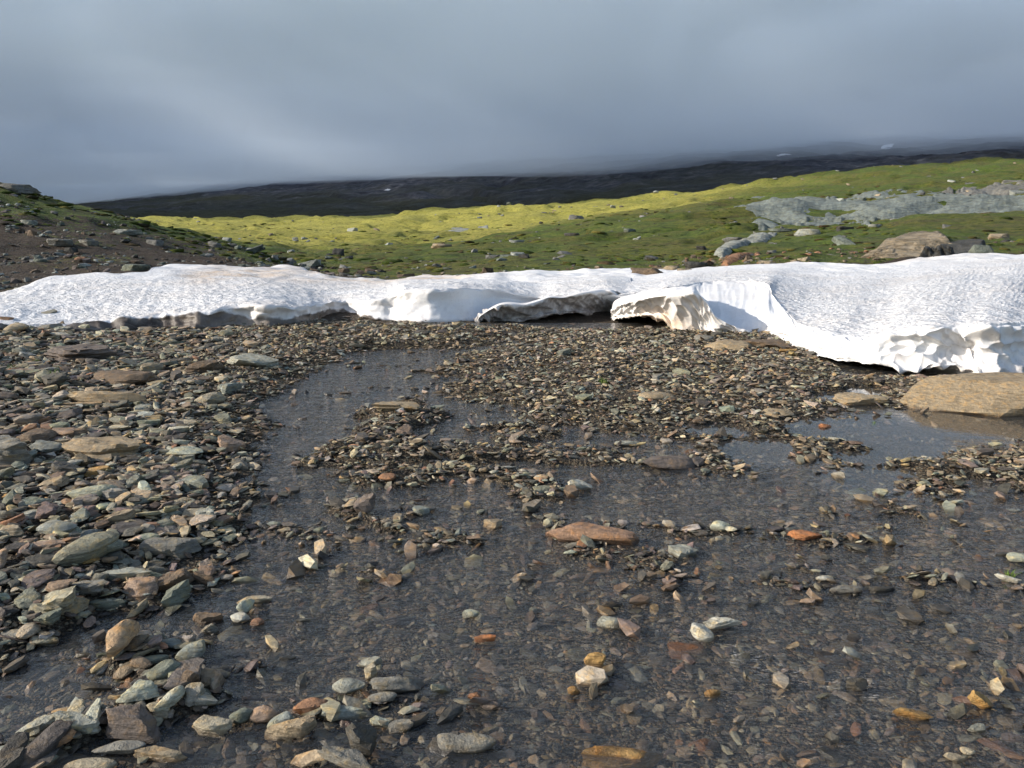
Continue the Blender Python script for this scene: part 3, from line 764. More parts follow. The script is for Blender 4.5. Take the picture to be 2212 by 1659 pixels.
def stone_material(name, is_object):
    M = Mat(name); P = M.pos()
    tint = M.attr('color', 'OBJECT').outputs['Color'] if is_object else M.attr('tint').outputs['Color']
    oi = M.n('ShaderNodeObjectInfo').outputs['Random']
    lc = M.n('ShaderNodeVectorMath', {0: P, 1: M.n('ShaderNodeCombineXYZ', {0: M.math('MULTIPLY', oi, 40.0), 2: oi}).outputs[0]}, operation='ADD').outputs[0]
    strata = M.noise(M.scaled(lc, (0.8, 1.0, 6.0)), 16.0, 4, 0.65, 0.5)
    n1 = M.noise(lc, 22.0, 5, 0.68); n2 = M.noise(lc, 130.0, 4, 0.75); vc = M.n('ShaderNodeTexVoronoi', {'Vector': M.scaled(lc, (1, 1, 2.2)), 'Scale': 9.0}, feature='DISTANCE_TO_EDGE').outputs['Distance']
    col = M.mix(M.ramp(strata, [(0.36, 0.0), (0.60, 1.0)]), M.mix(1.0, tint, (0.52, 0.50, 0.47), 'MULTIPLY'), tint)
    col = M.mix(M.ramp(n1, [(0.50, 0.0), (0.66, 0.65)]), col, M.mix(1.0, tint, (1.45, 1.12, 0.66), 'MULTIPLY'))
    col = M.mix(M.ramp(n1, [(0.34, 0.55), (0.46, 0.0)]), col, M.mix(1.0, tint, (0.55, 0.53, 0.52), 'MULTIPLY'))
    col = M.mix(M.ramp(n2, [(0.56, 0.0), (0.72, 0.6)]), col, M.mix(1.0, tint, (1.6, 1.6, 1.55), 'MULTIPLY'))
    col = M.mix(M.ramp(n2, [(0.28, 0.7), (0.42, 0.0)]), col, M.mix(1.0, tint, (0.35, 0.34, 0.33), 'MULTIPLY'))
    z = M.n('ShaderNodeSeparateXYZ', {0: P}).outputs[2]
    wz = M.math('ADD', z, M.math('MULTIPLY', M.math('SUBTRACT', M.noise(P, 11.0, 3, 0.6), 0.5), 0.045))
    silt = M.ramp(M.math('ADD', M.math('MULTIPLY', z, 10.0), 0.5), [(0.40, 0.22), (0.49, 0.0)]); col = M.mix(silt, M.mix(1.0, col, (0.92, 0.88, 0.80), 'MULTIPLY'), (0.10, 0.078, 0.052))
    wet = M.ramp(M.math('ADD', M.math('MULTIPLY', wz, 10.0), 0.5, True), [(0.34, 0.55), (0.47, 1), (0.54, 1), (0.72, 0)])
    col = M.mix(wet, col, M.mix(1.0, col, (0.46, 0.42, 0.38), 'MULTIPLY'))
    rough = M.math('SUBTRACT', 0.78, M.math('MULTIPLY', wet, 0.50))
    hh = M.math('ADD', M.math('MULTIPLY', strata, 1.0), M.math('ADD', M.math('MULTIPLY', n1, 0.9), M.math('MULTIPLY', n2, 0.25)))
    nrm = M.bump(hh, 0.9, 0.018 if is_object else 0.008)
    return M.done(M.principled(col, rough, nrm, 0.4))


STONE_OBJ = stone_material('river_stone', True)
STONE_MASS = stone_material('river_gravel', False)
_ICO = {}


def ico(sub):
    if sub not in _ICO:
        bm = bmesh.new(); bmesh.ops.create_icosphere(bm, subdivisions=sub, radius=1.0)
        _ICO[sub] = (np.array([v.co[:] for v in bm.verts]), np.array([[v.index for v in f.verts] for f in bm.faces])); bm.free()
    return _ICO[sub]


def stone_shape(seed, kind='block', sub=3):
    """A broken stone in a unit box (each axis -0.5..0.5)."""
    r = np.random.default_rng(seed); V, F = ico(sub); V = V.copy()
    n = {'slab': 7, 'lam': 8, 'block': 9, 'round': 26, 'wedge': 6}[kind]
    N = r.normal(size=(n, 3)); N[:, 2] *= 0.55 if kind in ('slab', 'lam') else 1.0
    N = np.concatenate([N / np.linalg.norm(N, axis=1, keepdims=True), [[0.06, 0.05, 1], [-.05, .03, -1]]])
    N /= np.linalg.norm(N, axis=1, keepdims=True)
    d = r.uniform(0.62, 1.0, len(N)); d[-2:] = {'slab': .42, 'lam': .42, 'block': .7, 'round': .8, 'wedge': .75}[kind]
    c = V @ N.T; rad = np.where(c > 0.02, d / np.maximum(c, 0.02), 50)
    p = {'slab': 34, 'lam': 40, 'block': 34, 'round': 11, 'wedge': 40}[kind]
    R = (np.clip(rad, 0, 50) ** -p).sum(1) ** (-1 / p)
    P = V * np.minimum(R, 1.6)[:, None]
    if sub > 1:
        o = r.uniform(0, 50); V = V / np.linalg.norm(V, axis=1, keepdims=True)
        P = P * (1 + (0.085 if kind != 'round' else 0.045) * fbm(P[:, 0] * 2.0 + o, P[:, 1] * 1.6, P[:, 2] * 1.6, 3, seed % 97)[:, None])
        if kind in ('slab', 'lam', 'block'):
            k = 8 if kind == 'lam' else 5; a = 0.20 if kind == 'lam' else 0.09
            st = np.round((P[:, 2] + 0.06 * noise(P[:, 0] * 2 + o, P[:, 1] * 2)) * k) / k
            side_ = np.clip(1 - np.abs(V[:, 2]) ** 3, 0, 1)
            P[:, :2] *= (1 + a * noise(st * 7 + o, st * 0 + np.arctan2(P[:, 1], P[:, 0]) * 0.8) * side_)[:, None]
            if kind == 'lam': P[:, 2] = P[:, 2] * 0.45 + st * 0.55
    lo, hi = P.min(0), P.max(0); P = (P - (lo + hi) / 2) / (hi - lo)
    return P, F


def rotm(yaw, tx, ty):
    cz, sz = np.cos(yaw), np.sin(yaw); cx, sx = np.cos(tx), np.sin(tx); cy2, sy2 = np.cos(ty), np.sin(ty)
    z = 0 * yaw; o = z + 1
    Rz = np.stack([cz, -sz, z, sz, cz, z, z, z, o], -1).reshape(-1, 3, 3)
    Rx = np.stack([o, z, z, z, cx, -sx, z, sx, cx], -1).reshape(-1, 3, 3)
    Ry = np.stack([cy2, z, sy2, z, o, z, -sy2, z, cy2], -1).reshape(-1, 3, 3)
    return Rx @ Ry @ Rz


def scatter_mesh(name, pos, size, yaw, tx, ty, tint, shapes, pick, mat):
    """One mesh of many stones: pos (n,3) centres, size (n,3)."""
    R = rotm(yaw, tx, ty); VV, FF, CC, off = [], [], [], 0
    for k, (P, F) in enumerate(shapes):
        m = np.where(pick == k)[0]
        if not len(m): continue
        q = P[None] * size[m][:, None, :]; q = np.einsum('nij,nvj->nvi', R[m], q) + pos[m][:, None, :]
        VV.append(q.reshape(-1, 3)); FF.append((F[None] + (np.arange(len(m)) * len(P))[:, None, None] + off).reshape(-1, 3))
        CC.append(np.repeat(tint[m], len(P), 0)); off += len(m) * len(P)
    return mesh_np(name, np.concatenate(VV), np.concatenate(FF), mat, False, colors={'tint': np.concatenate(CC)})


def tints(n, r, weights=None):
    w = PAL[:, 3].copy() if weights is None else np.asarray(weights, float)
    k = r.choice(len(PAL), n, p=w / w.sum())
    return PAL[k, :3] * 1.08 * r.uniform(0.7, 1.3, (n, 1)) * r.uniform(0.93, 1.07, (n, 3)), k


# ---- stones one can point to in the photograph: x, foot y, width, height (as seen), shape, colour, yaw, tilt, sunk share, label
HERO = [
    (182, 994, 214, 66, 'lam', 'tan', .1, 0, .25, 'wide flat tan slab with a crack across its top on the left bank'),
    (2, 1010, 110, 88, 'block', 'grey', .4, 0, .2, 'large grey boulder beside the wide cracked slab at the edge of the bank'),
    (58, 962, 92, 46, 'block', 'brown', .2, 0, .2, 'brown squared block between the grey boulder and the pinkish block'),
    (127, 946, 58, 30, 'block', 'pink', .1, 0, .2, 'small pinkish block behind the wide cracked slab'),
    (48, 992, 38, 24, 'round', 'brown', 0, 0, .2, 'small round brown stone in the notch between grey boulder and slab'),
    (385, 988, 88, 30, 'round', 'mint', .05, 0, .15, 'pale mint-grey long rounded stone lying on the left gravel'),
    (144, 782, 164, 42, 'lam', 'purple', .05, 0, .15, 'long dark layered slab lying in front of the dirty snow edge'),
    (434, 808, 76, 38, 'block', 'brown', .3, 0, .15, 'chunky brown boulder near the top of the left bank'),
    (532, 797, 114, 32, 'slab', 'pale', -.1, -.1, .2, 'pale curved stone right of the chunky brown boulder'),
    (246, 833, 152, 34, 'block', 'brown', .05, 0, .25, 'long brown weathered slab on the bank below the layered one'),
    (488, 852, 48, 30, 'slab', 'blue', .2, .15, .15, 'blue-green flaking stone at the edge of the left channel'),
    (427, 852, 30, 14, 'round', 'blue', 0, 0, .15, 'small smooth blue-grey stone left of the blue-green flaking one'),
    (226, 875, 172, 20, 'slab', 'tan', .02, 0, .2, 'very long thin tan slab lying flat among grey gravel'),
    (194, 1030, 64, 26, 'lam', 'ochre', .3, .15, .15, 'yellowish rust-stained slab in front of the wide cracked slab'),
    (355, 1200, 116, 54, 'slab', 'grey', -.2, 0, .3, 'smooth grey slab half under water at the left shore'),
    (92, 1194, 74, 34, 'block', 'pink', .1, 0, .2, 'orange-pink quartz block on the left bank'),
    (91, 1230, 88, 42, 'round', 'dark', .15, 0, .15, 'dark grey oval stone just below the orange-pink quartz block'),
    (181, 1219, 56, 26, 'round', 'ochre', 0, 0, .15, 'golden brown rounded stone right of the dark oval'),
    (263, 1256, 120, 32, 'slab', 'pale', .12, .05, .15, 'long pale blue-grey flat stone above the pinkish boulder'),
    (288, 1294, 82, 54, 'block', 'pink', .3, 0, .15, 'pinkish angular boulder at the end of the left gravel'),
    (367, 1282, 84, 58, 'slab', 'brown', .6, .25, .15, 'brown slab leaning beside the pinkish angular boulder'),
    (439, 1256, 52, 28, 'block', 'brown', -.3, -.1, .3, 'wet brown wedge standing in the water off the left gravel'),
    (377, 1309, 52, 44, 'slab', 'green', .8, .5, .2, 'dark green tilted plate in front of the leaning brown slab'),
    (273, 1329, 108, 44, 'slab', 'purple', .15, 0, .5, 'purplish slab lying just under the still water of the cove'),
    (225, 1314, 82, 28, 'slab', 'green', .2, .1, .3, 'grey-green slab at the water line below the pinkish boulder'),
    (177, 1287, 92, 38, 'lam', 'grey', .25, .15, .15, 'finely layered grey slate left of the pinkish boulder'),
    (98, 1352, 50, 34, 'slab', 'green', .5, .3, .2, 'greenish tilted plate at the tip of the left gravel'),
    (12, 1394, 60, 40, 'round', 'grey', .3, 0, .2, 'blue-grey rounded stone at the corner of the small cove'),
    (528, 1329, 32, 34, 'round', 'mint', .5, 0, .1, 'whitish pointed stone standing in the small midstream pile'),
    (514, 1348, 40, 30, 'round', 'white', -.3, 0, .1, 'whitish egg-shaped stone in the small midstream pile'),
    (546, 1305, 72, 20, 'slab', 'cream', .05, 0, .1, 'flat cream plate at the back of the small midstream pile'),
    (442, 1350, 62, 32, 'lam', 'brown', .1, 0, .2, 'layered brown slate at the left of the midstream pile'),
    (450, 1375, 34, 38, 'slab', 'grey', .9, .6, .15, 'blue-grey plate leaning in front of the layered brown slate'),
    (554, 1353, 28, 22, 'round', 'rust', 0, 0, .15, 'orange-pink stone at the right end of the midstream pile'),
    (360, 1402, 68, 28, 'round', 'blue', .05, .05, .15, 'pale blue flat-topped stone at the head of the stone ridge'),
    (405, 1431, 58, 48, 'round', 'blue', .7, .35, .15, 'smooth blue-green oval stone leaning at the head of the stone ridge'),
    (320, 1444, 66, 30, 'round', 'green', .3, .15, .15, 'grey-green slanted stone below the pale blue flat-topped one'),
    (338, 1480, 78, 54, 'round', 'green', .6, .3, .15, 'large grey-green rounded stone in the middle of the stone ridge'),
    (292, 1524, 84, 60, 'block', 'mint', .2, 0, .1, 'large pale cracked boulder in the stone ridge'),
    (403, 1494, 42, 48, 'block', 'brown', .2, .2, .15, 'brown stone standing upright at the right of the stone ridge'),
    (154, 1592, 96, 48, 'lam', 'pale', -.1, -.1, .1, 'pale grey-green slab with a dark broken front near the bottom corner'),
    (276, 1603, 122, 72, 'block', 'purple', -.5, -.1, .1, 'big purplish grey triangular boulder near the bottom corner'),
    (337, 1550, 54, 26, 'wedge', 'cream', -.3, -.2, .1, 'cream coloured wedge above the purplish triangular boulder'),
    (75, 1600, 68, 42, 'lam', 'pale', .6, .35, .1, 'striped pale slate leaning at the bottom corner'),
    (250, 1639, 96, 44, 'round', 'grey', .1, 0, .1, 'rough grey rounded stone below the purplish triangular boulder'),
    (342, 1646, 104, 36, 'slab', 'tan', .05, 0, .15, 'flat tan slab with a broken edge lying in the shallow'),
    (90, 1658, 46, 30, 'round', 'mint', 0, 0, .1, 'small whitish-green rounded stone in the bottom corner'),
    (185, 1672, 104, 34, 'round', 'cream', .1, 0, .2, 'yellowish green flat stone cut by the lower edge of the picture'),
    (449, 1590, 84, 42, 'block', 'cream', -.2, -.1, .2, 'knobbly mossy cream stone standing in the shallow'),
    (568, 1562, 54, 42, 'round', 'pink', .1, 0, .1, 'rounded pinkish stone between the grey-green and blue ones'),
    (518, 1566, 48, 44, 'round', 'green', .8, .2, .15, 'rounded grey-green stone left of the rounded pinkish one'),
    (600, 1580, 52, 42, 'round', 'blue', .6, .3, .15, 'smooth blue-grey stone in front of the rounded pinkish one'),
    (668, 1550, 74, 44, 'block', 'rust', .4, .15, .15, 'tan and orange boulder left of the pale blue slab'),
    (622, 1606, 100, 48, 'slab', 'tan', .55, .25, .15, 'long tan slab leaning across the shallow'),
    (737, 1558, 106, 36, 'slab', 'blue', 0, 0, .1, 'pale blue angular slab right of the tan and orange boulder'),
    (750, 1504, 66, 44, 'round', 'pale', .2, 0, .1, 'pale rounded boulder at the left of the near stone pile'),
    (854, 1501, 106, 48, 'block', 'grey', .1, 0, .15, 'big brown-grey boulder in the near stone pile'),
    (824, 1520, 58, 30, 'round', 'grey', .15, 0, .1, 'rough grey oval stone in front of the near stone pile'),
    (796, 1444, 54, 25, 'block', 'pale', .3, .15, .1, 'light angular stone on top of the near stone pile'),
    (800, 1472, 26, 34, 'block', 'cream', 1.2, .3, .1, 'narrow cream stone leaning in the near stone pile'),
    (820, 1573, 42, 24, 'slab', 'mint', -.2, -.1, .1, 'pale blue wedge lying right of the pale blue slab'),
    (865, 1583, 50, 28, 'block', 'grey', .3, .1, .1, 'brown-grey angular stone right of the pale blue wedge'),
    (1047, 1388, 46, 18, 'slab', 'orange', -.05, 0, .1, 'bright orange flat stone breaking the water'),
    (1017, 1336, 36, 24, 'round', 'mint', 0, 0, .2, 'pale green round stone in the open shallow water'),
    (1285, 1440, 44, 40, 'wedge', 'ochre', .2, 0, .15, 'ochre triangular stone with a dark tip in the shallow water'),
    (1326, 1360, 66, 34, 'round', 'pale', -.05, 0, .3, 'pale grey wet-edged stone in the shallow water'),
    (1005, 1626, 118, 44, 'round', 'grey', -.05, 0, .3, 'broad domed grey stone near the bottom edge'),
    (1057, 1536, 44, 26, 'round', 'purple', 0, 0, .2, 'grey-brown rounded stone above the domed grey one'),
    (1240, 1501, 26, 18, 'round', 'ochre', 0, 0, .2, 'small round golden stone alone in the water'),
    (1025, 1514, 30, 18, 'block', 'rust', 0, 0, .1, 'small rust red block left of the grey-brown rounded stone'),
    (1345, 1640, 200, 62, 'block', 'ochre', .1, 0, .62, 'large ochre and rust boulder under the water near the bottom edge'),
    (1283, 1177, 196, 56, 'block', 'salmon', -.12, -.05, .40, 'big reddish tan boulder with water running over its back'),
    (1064, 1143, 40, 26, 'wedge', 'tan', .3, 0, .2, 'small angular tan stone upstream left of the big reddish boulder'),
    (1452, 1014, 120, 38, 'round', 'purple', 0, 0, .3, 'smooth grey-brown dome at the tip of the gravel bar'),
    (1357, 964, 58, 15, 'round', 'pale', 0, 0, .3, 'flat blue-grey stone in the channel behind the smooth dome'),
    (1424, 866, 80, 30, 'round', 'tan', -.1, 0, .3, 'brown domed boulder on the gravel bar'),
    (1255, 1061, 54, 24, 'lam', 'white', -.4, -.3, .15, 'white streaked slab leaning at the end of the gravel strip'),
    (834, 1040, 38, 23, 'round', 'rust', 0, 0, .1, 'pinkish rust rounded stone in front of the little island'),
    (853, 890, 102, 22, 'lam', 'tan', .02, 0, .1, 'log-like striped slab lying on the little island'),
    (909, 1114, 40, 23, 'wedge', 'blue', -.2, -.1, .1, 'pale blue angular stone in the middle stone cluster'),
    (788, 1110, 48, 36, 'slab', 'purple', .8, .55, .1, 'grey slab leaning at the left of the middle stone cluster'),
    (1746, 1168, 76, 25, 'slab', 'orange', -.15, -.1, .25, 'bright orange-red slab in the wide shallow'),
    (1559, 1149, 46, 30, 'round', 'mint', 0, 0, .15, 'pale rounded stone in the water above the grey plate'),
    (1480, 1206, 60, 38, 'slab', 'pale', -.1, 0, .4, 'flat grey plate level with the water'),
    (1785, 1257, 36, 14, 'round', 'white', 0, 0, .05, 'white oval stone perched behind a dark flat slab'),
    (1832, 1283, 70, 20, 'lam', 'grey', -.05, 0, .2, 'dark flat slab below the white oval stone'),
    (1913, 1281, 62, 18, 'slab', 'dark', -.05, 0, .3, 'wet black slab right of the dark flat slab'),
    (1563, 1362, 82, 30, 'lam', 'white', .15, .12, .1, 'long white-topped slab with a dark side in the rapids'),
    (1520, 1386, 46, 34, 'block', 'white', -.7, -.3, .1, 'whitish stone leaning on the rusty wet boulder'),
    (1490, 1408, 80, 38, 'round', 'rust', 0, 0, .5, 'rusty wet boulder under the whitish leaning stone'),
    (2215, 898, 470, 88, 'wedge', 'tan', -.1, .05, .30, 'huge smooth tan rock sloping into the pool at the snow edge'),
    (1871, 876, 108, 30, 'block', 'tan', -.05, 0, .2, 'long tan boulder on the far side of the still pools'),
    (1985, 877, 72, 25, 'slab', 'brown', .2, .1, .25, 'dark brown slab leaning beside the huge tan rock'),
    (1686, 901, 68, 24, 'wedge', 'tan', .1, 0, .2, 'flat pointed tan rock on the gravel bar'),
    (1786, 925, 27, 13, 'round', 'orange', 0, 0, .2, 'small orange stone at the rim of the brightest pool'),
    (1585, 758, 100, 27, 'wedge', 'tan', .1, 0, .2, 'large tan wedge of rock in front of the snow hollow'),
    (1524, 737, 42, 16, 'round', 'grey', 0, 0, .2, 'grey rounded rock below the stained snow tongue'),
    (1668, 757, 104, 32, 'block', 'brown', .05, 0, .2, 'brown ledge of rock under the edge of the snow hollow'),
    (1706, 762, 44, 13, 'slab', 'ochre', 0, 0, .2, 'orange-tan slab tucked under the snow beside the brown ledge'),
    (2058, 838, 54, 15, 'wedge', 'mint', .1, 0, .2, 'pale green flat rock before the snow cave'),
    (2102, 838, 46, 16, 'block', 'ochre', 0, 0, .2, 'orange tan cobble right of the pale green rock'),
    (2124, 846, 36, 20, 'round', 'tan', 0, 0, .2, 'round tan cobble wedged against the huge tan rock'),
    (2212, 1215, 58, 26, 'round', 'mint', 0, 0, .1, 'mint green stone at the right edge of the stream'),
    (2183, 1259, 48, 17, 'slab', 'white', -.3, -.15, .1, 'long white stone below the mint green one'),
    (2127, 1533, 46, 36, 'slab', 'ochre', -.9, -.5, .2, 'ochre splinter of stone jutting from the water'),
    (1976, 1557, 70, 28, 'lam', 'ochre', -.25, -.1, .35, 'ochre flat laminated stone in the shallow right of midstream'),
    (2067, 1648, 40, 24, 'wedge', 'cream', -.1, 0, .1, 'cream triangular stone in the bottom right cluster'),
    (2095, 1634, 26, 22, 'round', 'cream', 0, 0, .1, 'small round speckled stone behind the cream triangular one'),
    (2112, 1582, 36, 21, 'block', 'pale', .1, 0, .15, 'grey-green angular stone above the bottom right cluster'),
    (1525, 1611, 60, 32, 'round', 'rust', .1, 0, .6, 'rust brown boulder under the water right of the ochre one'),
    (1542, 1504, 34, 19, 'round', 'ochre', .1, 0, .4, 'golden brown stone just breaking the surface'),
    (1856, 1494, 44, 32, 'block', 'dark', .3, .2, .15, 'dark grey broken stone in the right shallow'),
    (752, 1672, 128, 50, 'lam', 'grey', -.5, -.1, .1, 'striped grey slab cut by the bottom edge left of the domed stone'),
    (778, 1633, 64, 56, 'lam', 'dark', -.9, -.5, .1, 'black layered slab leaning over the striped grey one'),
    (505, 938, 34, 13, 'block', 'cream', .1, 0, .1, 'small cream stone on the left shore'),
    (402, 920, 52, 17, 'block', 'cream', .1, 0, .1, 'cream jagged stone in the middle of the left bank'),
    (488, 978, 60, 34, 'slab', 'pink', -.6, -.3, .1, 'pinkish slab leaning on the shore by the left channel'),
    (523, 1000, 36, 17, 'round', 'cream', 0, 0, .15, 'cream rounded stone at the water edge of the left channel'),
    (342, 1066, 38, 24, 'round', 'pink', 0, 0, .1, 'pinkish rounded stone at the head of the small side pool'),
    (120, 1100, 36, 22, 'wedge', 'pale', .1, 0, .1, 'pale angular stone on the gravel above the quartz block'),
    (62, 1122, 58, 28, 'block', 'pale', .2, .1, .1, 'pale grey slab on the left gravel'),
    (100, 1062, 62, 34, 'lam', 'tan', .6, .25, .1, 'tan slate leaning on the gravel in front of the large grey boulder'),
    (15, 1084, 44, 24, 'round', 'ochre', 0, 0, .15, 'ochre stone at the edge of the left bank'),
]


def place_hero(i, row):
    x, yb, w, h, kind, colr, yaw, tilt, sink, label = row
    X, D = on_plane(x, yb, 0.0); X, D = float(X), float(D)
    for _ in range(3):
        zb = max(float(bed_z(np.array([X]), np.array([D]))[0]), -0.03); X, D = (float(v) for v in on_plane(x, yb, max(zb, 0.0)))
    dist = math.hypot(D, EYE); W = w * S / FPX * dist * 1.02; H = h * S / FPX * dist; sd = EYE / dist; cd = D / dist
    dep = min(0.85 * W, 0.55 * H / sd) if kind != 'round' else min(0.8 * W, 0.6 * H / sd)
    hz = max((H - dep * sd) / cd, 0.16 * W, 0.02); hz = hz / (1 - sink * 0.8)
    P, F = stone_shape(1000 + i * 7, kind, 4 if w > 75 else 3)
    Pl = P * (W, dep, hz)
    ca, sa = math.cos(tilt), math.sin(tilt)     # lean in the plane facing the viewer, then turn a little
    Rt = np.array([[ca, 0, -sa], [0, 1, 0], [sa, 0, ca]]); cy_2, sy_2 = math.cos(yaw * .5), math.sin(yaw * .5)
    Rz = np.array([[cy_2, -sy_2, 0], [sy_2, cy_2, 0], [0, 0, 1]]); Pl = Pl @ (Rz @ Rt).T
    ext = np.ptp(Pl[:, 0]); Pl *= W / ext
    Pl[:, 2] -= Pl[:, 2].min()
    zfoot = max(zb, 0.0) if sink < 0.45 else -0.03
    ob = mesh_np('stone' if w < 70 else 'boulder', Pl, F, STONE_OBJ, True)
    me = ob.data; me.set_sharp_from_angle(angle=math.radians(26))
    topz = np.ptp(Pl[:, 2])
    zc = zfoot - sink * topz if sink < 0.45 else -topz * 0.93 + 0.0
    if sink >= 0.45: zc = max(zc, -0.12) if topz < 0.1 else 0.012 - topz * (1.0 if sink > .55 else .92)
    ob.location = (X, D + dep * 0.42, zc)
    c = np.array(CN[colr]) * RNG.uniform(0.92, 1.08)
    ob.color = (*c, 1)
    tag(ob, label, 'stone' if w < 70 else 'boulder', 'stones and boulders in the stream bed')
    return X, D + dep * 0.42, W, dep, hz


HPOS = np.array([place_hero(i, r) for i, r in enumerate(HERO)])

# ---- scattered stones
r = np.random.default_rng(5)


def sample_area(n, d0, d1, power):
    """Points over the bed, denser towards the eye the higher the power."""
    u = r.random(n * 2); D = (d0 ** (2 - power) + u * (d1 ** (2 - power) - d0 ** (2 - power))) ** (1 / (2 - power)) if power != 2 else d0 * (d1 / d0) ** u
    X = (r.random(n * 2) * 2 - 1) * (0.78 * D + 0.7)
    return X[:n], D[:n]


def dryness(x, y):
    return sstep(-0.022, 0.012, bed_z(x, y))


def snow_free(x, y):
    """False where the snow stands on the bed."""
    xd, yd = xd_of(x, y), yd_of(y, 0.0)
    line = np.interp(xd, [-900, 0, 400, 520, 700, 760, 1000, 1040, 1080, 1440, 1460, 1700, 1760, 1850, 1960, 2050, 2110, 2212, 2700], [716, 714, 708, 702, 686, 682, 693, 706, 676, 676, 720, 724, 752, 772, 780, 778, 806, 800, 780])
    return yd > line


# medium stones
X, Y = sample_area(26000, 1.9, 12.6, 0.9)
dr = dryness(X, Y); left = sstep(620, 300, xd_of(X, Y)); cl = fbm(X * 1.6, Y * 1.6, oct=3, seed=101)
keep = (r.random(len(X)) < 0.10 + 0.25 * sstep(0.25, 0.8, cl) + 0.06 * sstep(6, 4, Y) + dr * (0.20 + 0.55 * left)) & snow_free(X, Y)
for poly, dp in POOLW: keep &= ~((sdf(poly, X, Y) > -0.05) & (r.random(len(X)) < 0.88))
for hx, hy, hw, hd, hh in HPOS:
    keep &= ~((np.abs(X - hx) < hw * 0.42) & (np.abs(Y - hy) < hd * 0.42))
X, Y, dr, left = X[keep], Y[keep], dr[keep], left[keep]; n = len(X)
L = np.exp(r.normal(math.log(0.056), 0.42, n)) * (0.80 + 0.60 * left * dr) * (0.85 + 0.035 * Y); L = np.clip(L, 0.03, 0.30); L = np.where((dr < .5) & (Y < 5), np.minimum(L, 0.10), L); L = np.where((left < .5) & (L > .2), .2, L)
size = np.stack([L * 1.1, L * r.uniform(0.38, 0.80, n), L * r.uniform(0.10, 0.36, n)], -1)
yaw = r.uniform(0, 6.28, n); tx, ty = r.normal(0, 0.16, n), r.normal(0, 0.16, n)
Z = bed_z(X, Y) + size[:, 2] * r.uniform(0.15, 0.55, n) + dr * r.uniform(0, 0.025, n)
inw = (1 - dr) * (r.random(n) < 0.40); Z = np.where(inw > 0, np.minimum(Z, -0.004 - size[:, 2] * 0.3), Z)
tc, kc = tints(n, r)
dist = np.sqrt(X**2 + Y**2 + EYE**2); score = L / dist * (1 - 0.35 * (inw > 0))
xds = xd_of(X, Y); yds = yd_of(Y, Z); vis = (xds > -10) & (xds < 2222) & (yds < 1670) & (Z > -0.03)
order = np.argsort(-score * vis)
NSING = 185
single = order[:NSING]; rest = order[NSING:]

HN = [(h[9].split(' ')) for h in HERO]
SHORT = [  # how the labelled stones are spoken of by their neighbours
    h[9] for h in HERO]
NAMEC = ['grey-green', 'light grey', 'tan', 'brown', 'rust red', 'ochre', 'blackish', 'purplish brown', 'cream', 'blue-grey']
KIND = ['slab', 'block', 'lam', 'round', 'wedge']; WORD = {'slab': 'flat', 'block': 'angular', 'lam': 'layered', 'round': 'rounded', 'wedge': 'wedge-shaped'}
SHAPES = [(k, stone_shape(300 + i * 13 + j, k, 3)) for i, k in enumerate(KIND) for j in range(5)]
SHM = []
for k, (P, F) in SHAPES:
    ob_ = mesh_np('stone_shape', P, F, STONE_OBJ, True); ob_.data.set_sharp_from_angle(angle=math.radians(26)); SHM.append(ob_.data); bpy.data.objects.remove(ob_)
heads = []
for h in HERO:
    w_ = h[9].split(' '); cut = next((i for i, t in enumerate(w_) if t in ('with', 'on', 'beside', 'between', 'behind', 'in', 'lying', 'near', 'right', 'left', 'at', 'below', 'leaning', 'just', 'half', 'above', 'standing', 'breaking', 'perched', 'cut', 'under', 'sloping', 'level', 'alone', 'upstream', 'jutting', 'tucked', 'before', 'wedged', 'among')), len(w_))
    heads.append(' '.join(w_[:cut]))
seen_heads = [h for h in heads]
uniq = [heads.count(h) == 1 and len(h.split()) >= 2 for h in heads]
used_labels = {}
for q, i in enumerate(single):
    k = int(r.integers(len(SHM))); kd = SHAPES[k][0]
    ob = bpy.data.objects.new('stone', SHM[k]); link(ob)
    sz = size[i] * ((1, 1, 1) if kd in ('slab', 'lam') else (0.95, 1.05, 1.15)); ob.scale = sz
    R = rotm(yaw[i:i + 1], tx[i:i + 1], ty[i:i + 1])[0]
    ob.rotation_euler = Matrix(R.tolist()).to_euler(); ob.location = (X[i], Y[i], Z[i]); ob.color = (*tc[i], 1)
    d2 = [(math.hypot(HPOS[j][0] - X[i], HPOS[j][1] - Y[i]), j) for j in range(len(HERO)) if uniq[j]]
    word = ('%s %s stone' % (WORD[kd], NAMEC[kc[i]])); big = 'large ' if L[i] > 0.15 else ('small ' if L[i] < 0.085 else '')
    lab = None
    for dd, j in sorted(d2)[:6]:
        ax, ay = xds[i] - HERO[j][0], yds[i] - (HERO[j][1] - HERO[j][3] / 2)
        rel = ('right of' if ax > 0 else 'left of') if abs(ax) > 1.2 * abs(ay) else ('in front of' if ay > 0 else 'behind')
        for near in ('just ', 'close ', 'a step ', 'farther '):
            cand = '%s%s %s%s the %s' % (big, word, near if dd < 0.5 or near != 'just ' else 'a little ', rel, heads[j])
            if cand not in used_labels: lab = cand; break
        if lab: break
    lab = lab or (big + word); used_labels[lab] = 1
    tag(ob, ' '.join(lab.split()[:16]), 'stone', 'stones and boulders in the stream bed')

